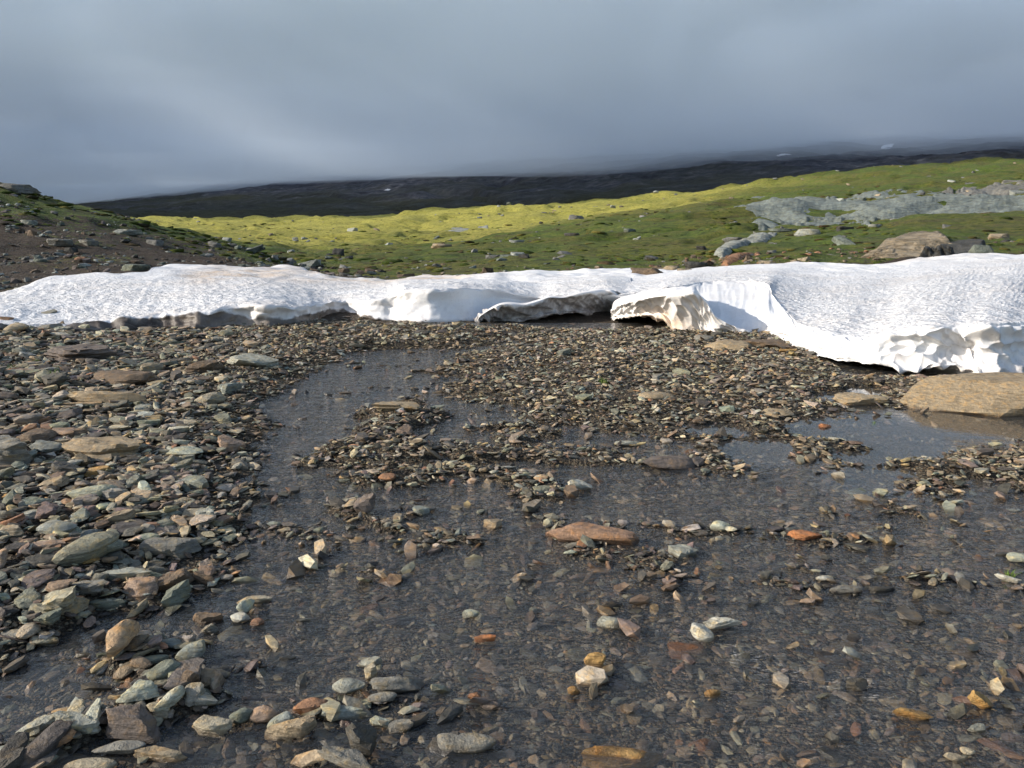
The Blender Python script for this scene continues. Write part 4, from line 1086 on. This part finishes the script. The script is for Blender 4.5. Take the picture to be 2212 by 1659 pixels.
LOW = [stone_shape(700 + i, ['slab', 'block', 'slab', 'round'][i % 4], 1) for i in range(16)]
MIDS = [stone_shape(800 + i, ['slab', 'block', 'lam', 'slab'][i % 4], 2) for i in range(16)]
nearm = rest[dist[rest] < 5.5]; farm = rest[dist[rest] >= 5.5]
tag(scatter_mesh('cobbles', np.stack([X, Y, Z], -1)[farm], size[farm], yaw[farm], tx[farm], ty[farm], tc[farm], LOW, r.integers(0, 16, len(farm)), STONE_MASS), kind='stuff')
c2 = scatter_mesh('cobbles', np.stack([X, Y, Z], -1)[nearm], size[nearm], yaw[nearm], tx[nearm], ty[nearm], tc[nearm], [LOW[k] for k in range(16)] if len(nearm) > 4000 else MIDS, r.integers(0, 16, len(nearm)), STONE_MASS)
tag(c2, kind='stuff')
n_mid = len(rest)

# gravel
JIT = []
V0 = ico(1)
rr = np.random.default_rng(77)
import itertools
bm = bmesh.new(); bmesh.ops.create_icosphere(bm, subdivisions=1, radius=1.0); bm.free()
for i in range(14):      # chips with twelve corners
    t = (1 + 5 ** .5) / 2
    v = np.array([(-1, t, 0), (1, t, 0), (-1, -t, 0), (1, -t, 0), (0, -1, t), (0, 1, t), (0, -1, -t), (0, 1, -t), (t, 0, -1), (t, 0, 1), (-t, 0, -1), (-t, 0, 1)]) / 1.9
    v = v * rr.uniform(0.65, 1.15, (12, 3)); v /= np.ptp(v, axis=0)
    f = np.array([(0, 11, 5), (0, 5, 1), (0, 1, 7), (0, 7, 10), (0, 10, 11), (1, 5, 9), (5, 11, 4), (11, 10, 2), (10, 7, 6), (7, 1, 8), (3, 9, 4), (3, 4, 2), (3, 2, 6), (3, 6, 8), (3, 8, 9), (4, 9, 5), (2, 4, 11), (6, 2, 10), (8, 6, 7), (9, 8, 1)])
    JIT.append((v, f))
X, Y = sample_area(N_GRAVEL, 1.6, 13.2, 0.62)
m = snow_free(X, Y)
for poly, dp in POOLW: m &= ~((sdf(poly, X, Y) > -0.04) & (r.random(len(X)) < 0.86))
X, Y = X[m], Y[m]; n = len(X); dr = dryness(X, Y); left = sstep(620, 300, xd_of(X, Y))
L = np.exp(r.normal(math.log(0.030), 0.48, n)) * (0.85 + 0.018 * Y) * (1 + 0.20 * dr); L = np.clip(L, 0.012, 0.13)
size = np.stack([L * 1.15, L * r.uniform(0.4, 0.85, n), L * r.uniform(0.10, 0.36, n)], -1)
Z = bed_z(X, Y) + size[:, 2] * r.uniform(0.0, 0.5, n) + dr * r.uniform(0, 0.022, n) * np.minimum(Y / 5, 1)
tc, kc = tints(n, r)
patch = sstep(-0.3, 0.5, fbm(X * 0.8, Y * 0.8, oct=2, seed=110))[:, None]
tc = tc * (0.85 + 0.3 * patch)
OCT = []
for i in range(14):
    v = np.array([(1, 0, 0), (0, 1, 0), (-1, 0, 0), (0, -1, 0), (0, 0, 1), (0, 0, -1)]) * rr.uniform(.8, 1.1, (6, 1)) + rr.normal(0, .17, (6, 3)); v /= np.ptp(v, axis=0)
    OCT.append((v, np.array([(0, 1, 4), (1, 2, 4), (2, 3, 4), (3, 0, 4), (1, 0, 5), (2, 1, 5), (3, 2, 5), (0, 3, 5)])))
yw_, t1, t2, pk = r.uniform(0, 6.28, n), r.normal(0, 0.28, n), r.normal(0, 0.28, n), r.integers(0, 14, n); p_ = np.stack([X, Y, Z], -1)
for m, shp, gs in ((Y < 5.2, JIT, 1.0), (Y >= 5.2, OCT, 1.15)):
    g_ = scatter_mesh('gravel', p_[m], size[m] * gs, yw_[m], t1[m], t2[m], tc[m], shp, pk[m], STONE_MASS)
    tag(g_, kind='stuff')
# shards standing out of the shallows
X, Y = sample_area(9000, 2.0, 10.0, 1.0); cl = fbm(X * 1.1 + 7, Y * 2.6, oct=3, seed=131)
m = (dryness(X, Y) < 0.4) & snow_free(X, Y) & (r.random(len(X)) < 0.13 + 0.9 * sstep(0.10, 0.75, cl))
for poly, dp in POOLW: m &= sdf(poly, X, Y) < -0.1
X, Y = X[m], Y[m]; n = len(X); L = np.clip(np.exp(r.normal(math.log(0.045), 0.42, n)), .02, .12)
size = np.stack([L * 1.1, L * r.uniform(.35, .8, n), L * r.uniform(.12, .4, n)], -1); tc, kc = tints(n, r, [14, 5, 12, 18, 3, 3, 30, 12, 3, 3])
Z = np.minimum(bed_z(X, Y) + L * 0.45, 0.012) + r.uniform(-.010, .008, n)
tag(scatter_mesh('stone_shards', np.stack([X, Y, Z], -1), size, r.uniform(0, 6.28, n), r.normal(0, .27, n), r.normal(0, .27, n), tc, LOW, r.integers(0, 16, n), STONE_MASS), kind='stuff')



# ---------------------------------------------------------------- water
M = Mat('stream_water'); P = M.pos()
calm = M.attr('calm').outputs['Fac']; flow = M.scaled(P, (0.75, 1.35, 1))
w1 = M.noise(flow, 9.0, 3, 0.6, 0.6); w2 = M.noise(flow, 30.0, 3, 0.6, 0.3); w3 = M.noise(P, 2.2, 2, 0.5)
hgt = M.math('ADD', M.math('MULTIPLY', w1, 0.7), M.math('ADD', M.math('MULTIPLY', w2, 0.22), M.math('MULTIPLY', w3, 0.6)))
bmp = M.n('ShaderNodeBump', {'Height': hgt, 'Distance': 0.045, 'Strength': M.math('SUBTRACT', 1.0, M.math('MULTIPLY', calm, 0.97))})
inc = M.n('ShaderNodeNewGeometry').outputs['Incoming']      # Schlick's law, the same for light from above and from below
cs_ = M.math('ABSOLUTE', M.n('ShaderNodeVectorMath', {0: inc, 1: bmp.outputs[0]}, operation='DOT_PRODUCT').outputs['Value'])
fr = M.n('ShaderNodeMath', {0: M.math('MULTIPLY', M.math('POWER', M.math('SUBTRACT', 1.0, cs_, True), 5.0), 0.98), 1: 0.02}, operation='ADD')
tr = M.n('ShaderNodeBsdfTransparent', {'Color': (0.86, 0.85, 0.83, 1)})
gl = M.n('ShaderNodeBsdfGlossy', {'Color': (1, 1, 1, 1), 'Roughness': 0.06, 'Normal': bmp.outputs[0]})
df = M.n('ShaderNodeBsdfDiffuse', {'Color': (0.20, 0.22, 0.24, 1)}); tb = M.n('ShaderNodeMixShader', {0: 0.085}); M.l(tr.outputs[0], tb.inputs[1]); M.l(df.outputs[0], tb.inputs[2])      # a little rock flour in the meltwater
mx = M.n('ShaderNodeMixShader', {0: fr.outputs[0]}); M.l(tb.outputs[0], mx.inputs[1]); M.l(gl.outputs[0], mx.inputs[2])
M.done(mx)
yw = np.linspace(0.7, 11.9, 200); Yw, Sw = np.meshgrid(yw, np.linspace(-1, 1, 200), indexing='ij'); Xw = Sw * (3.0 + 0.95 * Yw)
calm = np.zeros(Xw.shape)
for poly, dp in POOLW:
    calm = np.maximum(calm, sstep(-0.5, -0.1, sdf(poly, Xw, Yw)))
calm = np.maximum(calm, 0.80 * sstep(1500, 1750, xd_of(Xw, Yw)) * sstep(4.6, 5.6, Yw))
calm = np.maximum(calm, 0.75 * sstep(330, 200, xd_of(Xw, Yw)) * sstep(3.6, 3.2, Yw)); calm = np.maximum(calm, 0.5 * sstep(560, 480, xd_of(Xw, Yw)))
Zw = 0.0015 * fbm(Xw * 3, Yw * 3, oct=2, seed=120) * (1 - calm)
water = mesh_np('water', np.stack([Xw, Yw, Zw], -1).reshape(-1, 3), grid_faces(200, 200)[:, ::-1], M.m, True, {'calm': calm.ravel()})
tag(water, kind='structure')


# ---- tufts of grass in the gravel
GR = Mat('grass_blade'); GP = GR.pos(); GRASS = GR.done(GR.principled(GR.ramp(GR.noise(GP, 60, 2, .5), [(0.3, (0.05, 0.10, 0.015)), (0.7, (0.14, 0.20, 0.03))]), 0.6, None, 0.3))
rg = np.random.default_rng(3)
for x, yb, w, label in ((30, 836, 30, 'small green grass tuft at the far left of the bank'), (118, 850, 34, 'grass tuft in front of the very long thin tan slab'), (80, 815, 20, 'tiny grass tuft behind the others on the left bank'),
                        (1304, 836, 28, 'lone grass tuft on the middle gravel bar'), (2186, 1232, 34, 'grass tuft beside the mint green stone at the right edge'), (1890, 905, 14, 'sparse grass tuft on the wet gravel by the pools')):
    gx_, gy_ = (float(v) for v in on_plane(x, yb, 0.03)); W = w * S / FPX * gy_; vv, ff = [], []
    for b_ in range(34):
        a_, rr_ = rg.uniform(0, 6.28), W * .35 * math.sqrt(rg.random()); px, py = rr_ * math.cos(a_), rr_ * math.sin(a_); hh_ = W * rg.uniform(.3, .75); lx, ly = rg.normal(0, .35, 2) * hh_; t_ = rg.uniform(0, 3.14); wx, wy = .0016 * math.cos(t_) * (1 + W * 8), .0016 * math.sin(t_) * (1 + W * 8); k_ = len(vv)
        vv += [(px - wx, py - wy, 0), (px + wx, py + wy, 0), (px + wx * .7 + lx * .4, py + wy * .7 + ly * .4, hh_ * .6), (px - wx * .7 + lx * .4, py - wy * .7 + ly * .4, hh_ * .6), (px + lx, py + ly, hh_), (px + lx + .0003, py + ly, hh_)]; ff += [(k_, k_ + 1, k_ + 2, k_ + 3), (k_ + 3, k_ + 2, k_ + 5, k_ + 4)]
    o_ = mesh_np('grass_tuft', np.array(vv), np.array(ff), GRASS, False); o_.location = (gx_, gy_, float(bed_z(np.array([gx_]), np.array([gy_]))[0]) + 0.012)
    tag(o_, label, 'grass tuft', 'grass tufts in the gravel')

# ---------------------------------------------------------------- rocks of the hills
HILL = [  # x, foot y, width, height, shape, colour, label
    (24, 412, 74, 24, 'block', 'grey', 'bare rock knob on the crest of the left hill'),
    (120, 531, 62, 30, 'block', 'grey', 'pale grey boulder half way up the left hill'),
    (180, 532, 42, 20, 'slab', 'grey', 'flat grey rock right of the pale boulder on the left hill'),
    (50, 482, 36, 12, 'slab', 'pale', 'pale flat rock in the grass high on the left hill'),
    (171, 568, 26, 12, 'block', 'rust', 'orange-brown stone on the bare foot of the left hill'),
    (84, 569, 28, 11, 'slab', 'green', 'grey-green stone on the bare foot of the left hill'),
    (279, 588, 60, 21, 'block', 'green', 'flat-topped grey-brown rock just above the snow on the left'),
    (328, 532, 38, 17, 'slab', 'grey', 'grey rock on the right shoulder of the left hill'),
    (266, 506, 58, 15, 'lam', 'pale', 'long pale ledge among the stones of the left hill'),
    (50, 619, 34, 12, 'slab', 'dark', 'dark slab on the island of dirt in the left snow'),
    (38, 626, 24, 11, 'round', 'pale', 'pale stone on the island of dirt in the left snow'),
    (458, 528, 34, 18, 'block', 'grey', 'biggest grey boulder of the pile at the foot of the left hill'),
    (486, 524, 26, 12, 'slab', 'pale', 'pale flat stone on the pile at the foot of the left hill'),
    (498, 534, 24, 10, 'block', 'grey', 'small grey stone at the low end of the hill-foot pile'),
    (729, 556, 26, 26, 'wedge', 'dark', 'dark upright rock beside the gully'),
    (683, 575, 38, 17, 'slab', 'grey', 'slanted grey slab in the gully behind the snow'),
    (1117, 534, 34, 11, 'block', 'pale', 'pale flat boulder in the middle of the green slope'),
    (1092, 528, 20, 8, 'block', 'pale', 'small pale stone left of the pale flat boulder'),
    (1049, 530, 22, 8, 'slab', 'dark', 'dark stone on the green slope left of the pale ones'),
    (894, 541, 26, 10, 'round', 'grey', 'grey rounded boulder on the meadow behind the snow'),
    (840, 542, 20, 9, 'block', 'pale', 'pale stone left of the grey rounded boulder'),
    (1237, 523, 34, 11, 'slab', 'dark', 'dark flat rock on the green slope'),
    (1184, 523, 20, 7, 'slab', 'pale', 'small pale rock between pale boulder and dark flat rock'),
    (1363, 511, 30, 11, 'slab', 'green', 'grey-green rock high on the green slope'),
    (952, 545, 46, 14, 'slab', 'tan', 'tan bare ledge on the meadow'),
    (994, 604, 20, 11, 'round', 'green', 'pale green stone where the meadow meets the snow'),
    (1404, 597, 74, 34, 'block', 'brown', 'broken brown outcrop rising at the back edge of the snow'),
    (1452, 582, 40, 20, 'round', 'tan', 'tan rounded rock right of the broken brown outcrop'),
    (1487, 589, 48, 18, 'block', 'tan', 'tan block below the dark stream gully'),
    (1508, 578, 50, 26, 'lam', 'dark', 'dark wet rocks of the stream gully'),
    (1245, 476, 36, 16, 'block', 'grey', 'grey ledge in a hollow of the far meadow'),
    (1670, 574, 36, 19, 'block', 'tan', 'tan block at the snow edge right of the orange-tan slab'),
    (1748, 511, 50, 20, 'slab', 'pale', 'pale flat boulder below the blue-grey ledge'),
    (1587, 514, 50, 14, 'lam', 'grey', 'low grey rock above the long slanted slab'),
    (1519, 540, 28, 16, 'wedge', 'dark', 'dark stone left of the long slanted slab'),
    (2057, 541, 36, 24, 'round', 'tan', 'rounded end of rock at the right of the great tan dome'),
    (2136, 556, 70, 38, 'slab', 'green', 'blue-green rock face right of the wet ledge'),
    (2168, 518, 52, 18, 'block', 'tan', 'tan blocks on top of the slope at the far right'),
    (1894, 491, 28, 14, 'wedge', 'pale', 'pale pointed stone below the blue-grey ledge'),
    (1830, 499, 38, 16, 'lam', 'dark', 'dark rock between the ledge and the tan dome'),
    (1700, 500, 70, 12, 'lam', 'green', 'low green-grey shelf under the blue-grey ledge'),
    (2195, 392, 50, 14, 'block', 'grey', 'grey crag on the skyline at the far right'),
    (2140, 414, 90, 20, 'lam', 'grey', 'weathered grey outcrop above the right end of the ledge'),
]
hp = []
for i, (x, yf, w, h, kind, colr, label) in enumerate(HILL):
    X_, D_, Z_ = (float(v[0]) for v in hit([x], [yf], 12.0)); dist_ = math.hypot(D_, X_)
    W = w * S / FPX * D_ * 1.02; H = h * S / FPX * D_
    sl = max(0.10, (float(land_z(np.array([X_]), np.array([D_ + W * .4]), False)[0]) - Z_) / (W * .4) + EYE / D_)
    dep = min(0.8 * W, 0.8 * H / sl); hz = max(H * 0.6, 0.16 * W * .5)
    P_, F_ = stone_shape(4000 + i * 11, kind, 4 if w > 35 else 3); Pl = P_ * (W, dep, hz * 1.5)
    ang = -0.16 if x in (1608, 1592) else 0.0
    if ang: Pl = Pl @ np.array([[math.cos(ang), 0, -math.sin(ang)], [0, 1, 0], [math.sin(ang), 0, math.cos(ang)]])
    Pl[:, 2] -= Pl[:, 2].min()
    o_ = mesh_np('boulder', Pl, F_, None, True); o_.location = (X_, D_ + dep * .4, Z_ - hz * .48)
    o_.color = (*CN[colr], 1); tag(o_, label, 'boulder' if w > 25 else 'stone', 'rocks on the hillsides'); hp.append(o_)


def rock_material():
    M = Mat('lichen_rock'); P = M.pos(); tint = M.attr('color', 'OBJECT').outputs['Color']
    ti = M.attr('tint').outputs['Color']
    st = M.noise(M.scaled(P, (0.5, 0.7, 3.5)), 2.2, 5, 0.68, 0.4); n1 = M.noise(P, 3.0, 5, 0.7); n2 = M.noise(P, 14, 4, 0.75)
    vc = M.n('ShaderNodeTexVoronoi', {'Vector': M.scaled(P, (0.5, 0.8, 1.6)), 'Scale': 1.4}, feature='DISTANCE_TO_EDGE').outputs['Distance']
    base = M.mix(1.0, tint, (0.88, 0.88, 0.88), 'MULTIPLY')
    col = M.mix(M.ramp(st, [(0.36, 0.0), (0.6, 1.0)]), M.mix(1.0, base, (0.5, 0.48, 0.45), 'MULTIPLY'), base)
    col = M.mix(M.ramp(n1, [(0.5, 0), (0.68, 0.6)]), col, M.mix(1.0, base, (1.3, 1.1, 0.72), 'MULTIPLY'))
    col = M.mix(M.ramp(n2, [(0.3, 0.7), (0.45, 0)]), col, M.mix(1.0, base, (0.35, 0.34, 0.33), 'MULTIPLY'))
    col = M.mix(M.ramp(n2, [(0.58, 0), (0.74, 0.5)]), col, M.mix(1.0, base, (1.6, 1.6, 1.5), 'MULTIPLY'))
    hh = M.math('ADD', st, M.math('MULTIPLY', n1, 1.3))
    return M.done(M.principled(col, 0.85, M.bump(hh, 1.0, 0.14), 0.25))


ROCK = rock_material()
for o_ in hp: o_.data.materials.append(ROCK)


def ledge(label, pts, lift, colr, seed, step=0.22, cat='rock ledge', soft=3.5, wob=1.0):
    """Bare rock that follows the slope: an outline on the hillside, raised and broken into steps."""
    p = np.array(pts, float); lo, hi = p.min(0), p.max(0)
    nx, ny = max(int((hi[0] - lo[0]) / 2.6), 30), max(int((hi[1] - lo[1]) / 0.7), 22)
    gx, gy = np.meshgrid(np.linspace(lo[0] - 4, hi[0] + 4, nx), np.linspace(hi[1] + 2, lo[1] - 2, ny), indexing='ij')
    X_, D_, Z_ = (v.reshape(gx.shape) for v in hit(gx.ravel(), gy.ravel(), 12.0))
    D_ = np.maximum.accumulate(D_ + np.arange(ny)[None] * 1e-3, axis=1); X_ = ray(gx, gy)[0] * D_; Z_ = land_z(X_, D_)
    d = sdf(p, gx + 5 * wob * noise(gx * .05, gy * .1, seed=seed), gy + 2.0 * wob * noise(gx * 0.08, gy * .3, seed=seed + 1)); e = sstep(-1.5, soft, d); e = np.sqrt(e) if soft > 6 else e
    q = fbm(X_ * 0.30 + 0.1 * D_, D_ * 0.30, oct=3, seed=seed + 2); st = np.round(q / 0.25) * 0.25
    rough = 0.30 * fbm(X_ * 1.2, D_ * 0.9, oct=3, seed=seed + 3)
    z = Z_ - 0.25 + e * (lift + 0.25 + step * (0.7 * st + 0.3 * q) + 0.25 * step * rough)
    P3 = np.stack([X_, D_, z], -1).reshape(-1, 3); c = P3.mean(0)
    o = mesh_np('rock_ledge', P3 - c, grid_faces(nx, ny), ROCK, True); o.location = c; o.color = (*CN[colr], 1)
    if o.data.polygons[len(o.data.polygons) // 2].normal.z < 0: o.data.flip_normals()
    tag(o, label, cat, 'rocks on the hillsides'); return o


ledge('long blue-grey bare rock ledge running across the right hillside',
      [(1574, 461), (1620, 452), (1700, 444), (1800, 436), (1900, 432), (2010, 428), (2120, 426), (2300, 418), (2300, 448), (2140, 458), (2060, 470), (1960, 474), (1860, 480), (1740, 482), (1640, 474)], 0.22, 'slate', 300, 0.26)
ledge('lower broken shelf of pale rock under the blue-grey ledge', [(1612, 486), (1700, 478), (1860, 484), (1900, 492), (1760, 494), (1650, 496)], 0.2, 'slate', 310, 0.2)
ledge('purplish weathered rock ledge above the blue-grey one at the right', [(1960, 422), (2060, 410), (2140, 400), (2300, 384), (2300, 414), (2100, 424), (2000, 427)], 0.3, 'grey', 320, 0.5)
ledge('pale bare rock streak in the sunlit meadow', [(940, 500), (985, 488), (1055, 483), (1060, 488), (1000, 497)], 0.12, 'pale', 330, 0.2)

ledge('long slanted grey rock slab on the near slope', [(1536, 556), (1545, 545), (1585, 520), (1640, 506), (1682, 503), (1678, 510), (1640, 524), (1590, 545), (1562, 558)], 0.20, 'pale', 340, 0.06, soft=7, wob=.3)
ledge('orange-tan rock slab at the snow edge below the slanted grey one', [(1546, 574), (1575, 558), (1620, 546), (1648, 541), (1640, 552), (1600, 568), (1570, 576)], 0.12, 'rust', 350, 0.05, soft=7, wob=.3)
ledge('great smooth tan rock dome above the snow', [(1836, 555), (1870, 545), (1900, 533), (1935, 514), (1990, 503), (2030, 506), (2056, 524), (2060, 548), (2000, 558), (1920, 560)], 0.34, 'tan', 370, 0.08, 'rock dome', soft=16, wob=.3)
ledge('dark wet ledge right of the great tan dome', [(1980, 566), (2000, 548), (2050, 535), (2100, 528), (2135, 530), (2120, 550), (2050, 562)], 0.3, 'dark', 360, 0.12, soft=6, wob=.4)

# loose rocks
BACK = np.array([(-900, 645), (0, 631), (60, 613), (110, 598), (335, 591), (352, 573), (600, 586), (750, 603), (1000, 604), (1140, 597), (1340, 590), (1464, 583), (1600, 573), (1770, 565), (1900, 568), (2060, 558), (2230, 544), (2420, 537), (2900, 525)], float)
rh = np.random.default_rng(19)


def rocks_on_land(n, xr, yr, fdens, L0, sig, cols):
    xd = rh.uniform(*xr, n); D = np.exp(rh.uniform(math.log(yr[0]), math.log(yr[1]), n)); X = (xd * S - 512) / FPX * D * CS
    k = rh.random(n) < fdens(xd, D, X); X, D = X[k], D[k]; k = yd_of(D, land_z(X, D, False)) < np.interp(xd_of(X, D), BACK[:, 0], BACK[:, 1]) - 1.5; X, D = X[k], D[k]; n = len(X)
    L = np.clip(np.exp(rh.normal(math.log(L0), sig, n)), L0 * 0.3, L0 * 3.2)
    size = np.stack([L, L * rh.uniform(.5, .9, n), L * rh.uniform(.2, .5, n)], -1)
    Z = land_z(X, D) + size[:, 2] * rh.uniform(-.1, .35, n)
    k = rh.choice(len(cols), n); c = np.array([CN[q] for q in cols])[k] * rh.uniform(.45, 1.0, (n, 1))
    return np.stack([X, D, Z], -1), size, c


parts_ = []
parts_.append(rocks_on_land(4000, (-300, 690), (14.5, 44), lambda x, D, X: (0.15 + 0.85 * sstep(-.2, .7, fbm(X * .5, D * .5, oct=3, seed=401))) * np.where(D > 20, 1, .8), 0.135, .55, ['grey', 'purple', 'green', 'pale', 'brown', 'dark']))
parts_.append(rocks_on_land(2600, (560, 1300), (18, 40), lambda x, D, X: sstep(40, 20, D) * (0.2 + sstep(0, .8, fbm(X * .4, D * .4, oct=2, seed=402))) * sstep(1400, 900, x + 12 * (D - 18)), 0.17, .5, ['grey', 'purple', 'tan', 'pale', 'brown', 'dark']))
parts_.append(rocks_on_land(1500, (1150, 2400), (18, 30), lambda x, D, X: .2 + sstep(.1, .8, fbm(X * .4, D * .4, oct=2, seed=403)), 0.14, .5, ['grey', 'rust', 'tan', 'brown', 'brown']))
parts_.append(rocks_on_land(1500, (400, 2400), (30, 110), lambda x, D, X: sstep(.1, 1.0, fbm(X * .12, D * .12, oct=3, seed=404)) * .8 + .05, 0.38, .5, ['grey', 'pale', 'green', 'dark', 'grey']))
parts_.append(rocks_on_land(1500, (300, 2400), (90, 300), lambda x, D, X: sstep(.0, 1.0, fbm(X * .04, D * .04, oct=3, seed=405)) * .8 + .08, 0.75, .5, ['pale', 'pale', 'grey', 'green', 'tan']))
pos_ = np.concatenate([a[0] for a in parts_]); sz_ = np.concatenate([a[1] for a in parts_]); cl_ = np.concatenate([a[2] for a in parts_]); n_ = len(pos_)
M_ = Mat('loose_rock'); P = M_.pos(); tt = M_.attr('tint').outputs['Color']
cc_ = M_.mix(M_.ramp(M_.noise(P, 9, 4, .7), [(.35, 0), (.6, 1)]), M_.mix(1.0, tt, (.5, .48, .45), 'MULTIPLY'), tt)
LOOSE = M_.done(M_.principled(cc_, .88, M_.bump(M_.noise(P, 6, 4, .7), .8, .06), .2))
tag(scatter_mesh('loose_rocks', pos_, sz_, rh.uniform(0, 6.28, n_), rh.normal(0, .2, n_), rh.normal(0, .2, n_), cl_, LOW[:8], rh.integers(0, 8, n_), LOOSE), kind='stuff')

# snow left on the dark mountain
def snow_patch(label, pts, seed):
    p = np.array(pts, float); lo, hi = p.min(0) - 2, p.max(0) + 2; nx, ny = 40, 24
    gx, gy = np.meshgrid(np.linspace(lo[0], hi[0], nx), np.linspace(hi[1], lo[1], ny), indexing='ij'); rx, rz = ray(gx, gy)
    D = np.linspace(620, 2600, 900); zz = np.stack([mount_z(rx.ravel() * d_, d_ + 0 * rx.ravel()) for d_ in D[::3]], -1); D3 = D[::3]
    b = (EYE + rz.ravel()[:, None] * D3) < zz; i_ = np.where(b.any(1), b.argmax(1), len(D3) - 1); Dh = D3[i_].reshape(gx.shape)
    Dh = np.median(Dh) + 0.35 * (Dh - np.median(Dh)); X_ = rx * Dh
    D2 = Dh; d = sdf(p, gx + 0.8 * noise(gx * .3, gy * .5, seed=seed), gy); inside = d > 0
    Z_ = EYE + rz * D2 + 0.3
    P3 = np.stack([X_, D2 - 2.0, Z_], -1); f = grid_faces(nx, ny); keep = inside.ravel()[f].all(1); f = f[keep]
    top = P3.reshape(-1, 3); bot_ = top + (0, 6.0, -2.0); nv_ = len(top)
    allf = [f, f[:, ::-1] + nv_]
    edges = {}
    for a_, b_, c_, d_ in f:
        for e0, e1 in ((a_, b_), (b_, c_), (c_, d_), (d_, a_)):
            edges[(e0, e1)] = 1
    rim = [(a_, b_) for (a_, b_) in edges if (b_, a_) not in edges]
    allf.append(np.array([(b_, a_, a_ + nv_, b_ + nv_) for a_, b_ in rim]))
    c = top[f.ravel()].mean(0)
    m = Mat('old_snow'); mm = m.done(m.principled((0.78, 0.80, 0.84), 0.6))
    o = mesh_np('snow_patch', np.concatenate([top, bot_]) - c, np.concatenate(allf), mm, True); o.location = c
    tag(o, label, 'snow patch', 'snow patches on the mountain')


snow_patch('leaf-shaped snow patch, the largest on the dark mountain', [(1898, 324), (1906, 314), (1920, 311), (1930, 310), (1924, 320), (1914, 328), (1900, 328)], 1)
snow_patch('thin ragged strip of snow left of the leaf-shaped patch', [(1676, 336), (1688, 332), (1702, 333), (1712, 335), (1728, 336), (1724, 340), (1704, 339), (1690, 337)], 2)
snow_patch('tiny fleck of snow low on the dark mountain', [(828, 412), (838, 408), (846, 409), (840, 413), (830, 414)], 3)


# tussocks and heather clumps that roughen the turf
tx_ = rh.uniform(-250, 2400, 22000); tD = np.exp(rh.uniform(math.log(17), math.log(170), 22000)); tX = (tx_ * S - 512) / FPX * tD * CS
k_ = (rh.random(22000) < sstep(-.1, .8, fbm(tX * .15, tD * .15, oct=3, seed=411)) * .75 + .05) & (yd_of(tD, land_z(tX, tD, False)) < np.interp(xd_of(tX, tD), BACK[:, 0], BACK[:, 1]) - 3) & ~((tx_ < 700) & (tD < 24))
tX, tD = tX[k_], tD[k_]; n_ = len(tX); L = np.exp(rh.normal(math.log(.30), .4, n_)) * (tD / 50) ** .45
tz = np.stack([L * 1.5, L * rh.uniform(.8, 1.3, n_), L * rh.uniform(.22, .45, n_)], -1)
tcl = np.array([(.060, .085, .014), (.10, .12, .02), (.14, .125, .035), (.045, .04, .018), (.09, .065, .03)])[rh.choice(5, n_, p=[.3, .28, .18, .12, .12])] * rh.uniform(.7, 1.3, (n_, 1))
TM = Mat('turf_clump'); TP = TM.pos(); tt_ = TM.attr('tint').outputs['Color']
TURF = TM.done(TM.principled(TM.mix(TM.ramp(TM.noise(TP, 7, 4, .75), [(.35, 0), (.65, 1)]), TM.mix(1.0, tt_, (.55, .55, .55), 'MULTIPLY'), tt_), .95, TM.bump(TM.noise(TP, 9, 4, .8), 1.0, .12), .1))
to_ = scatter_mesh('grass_clumps', np.stack([tX, tD, land_z(tX, tD) - tz[:, 2] * .12], -1), tz, rh.uniform(-.5, .5, n_), rh.normal(0, .1, n_), rh.normal(0, .1, n_), tcl, JIT, rh.integers(0, 14, n_), TURF)
to_.data.polygons.foreach_set('use_smooth', np.full(len(to_.data.polygons), True)); tag(to_, kind='stuff')
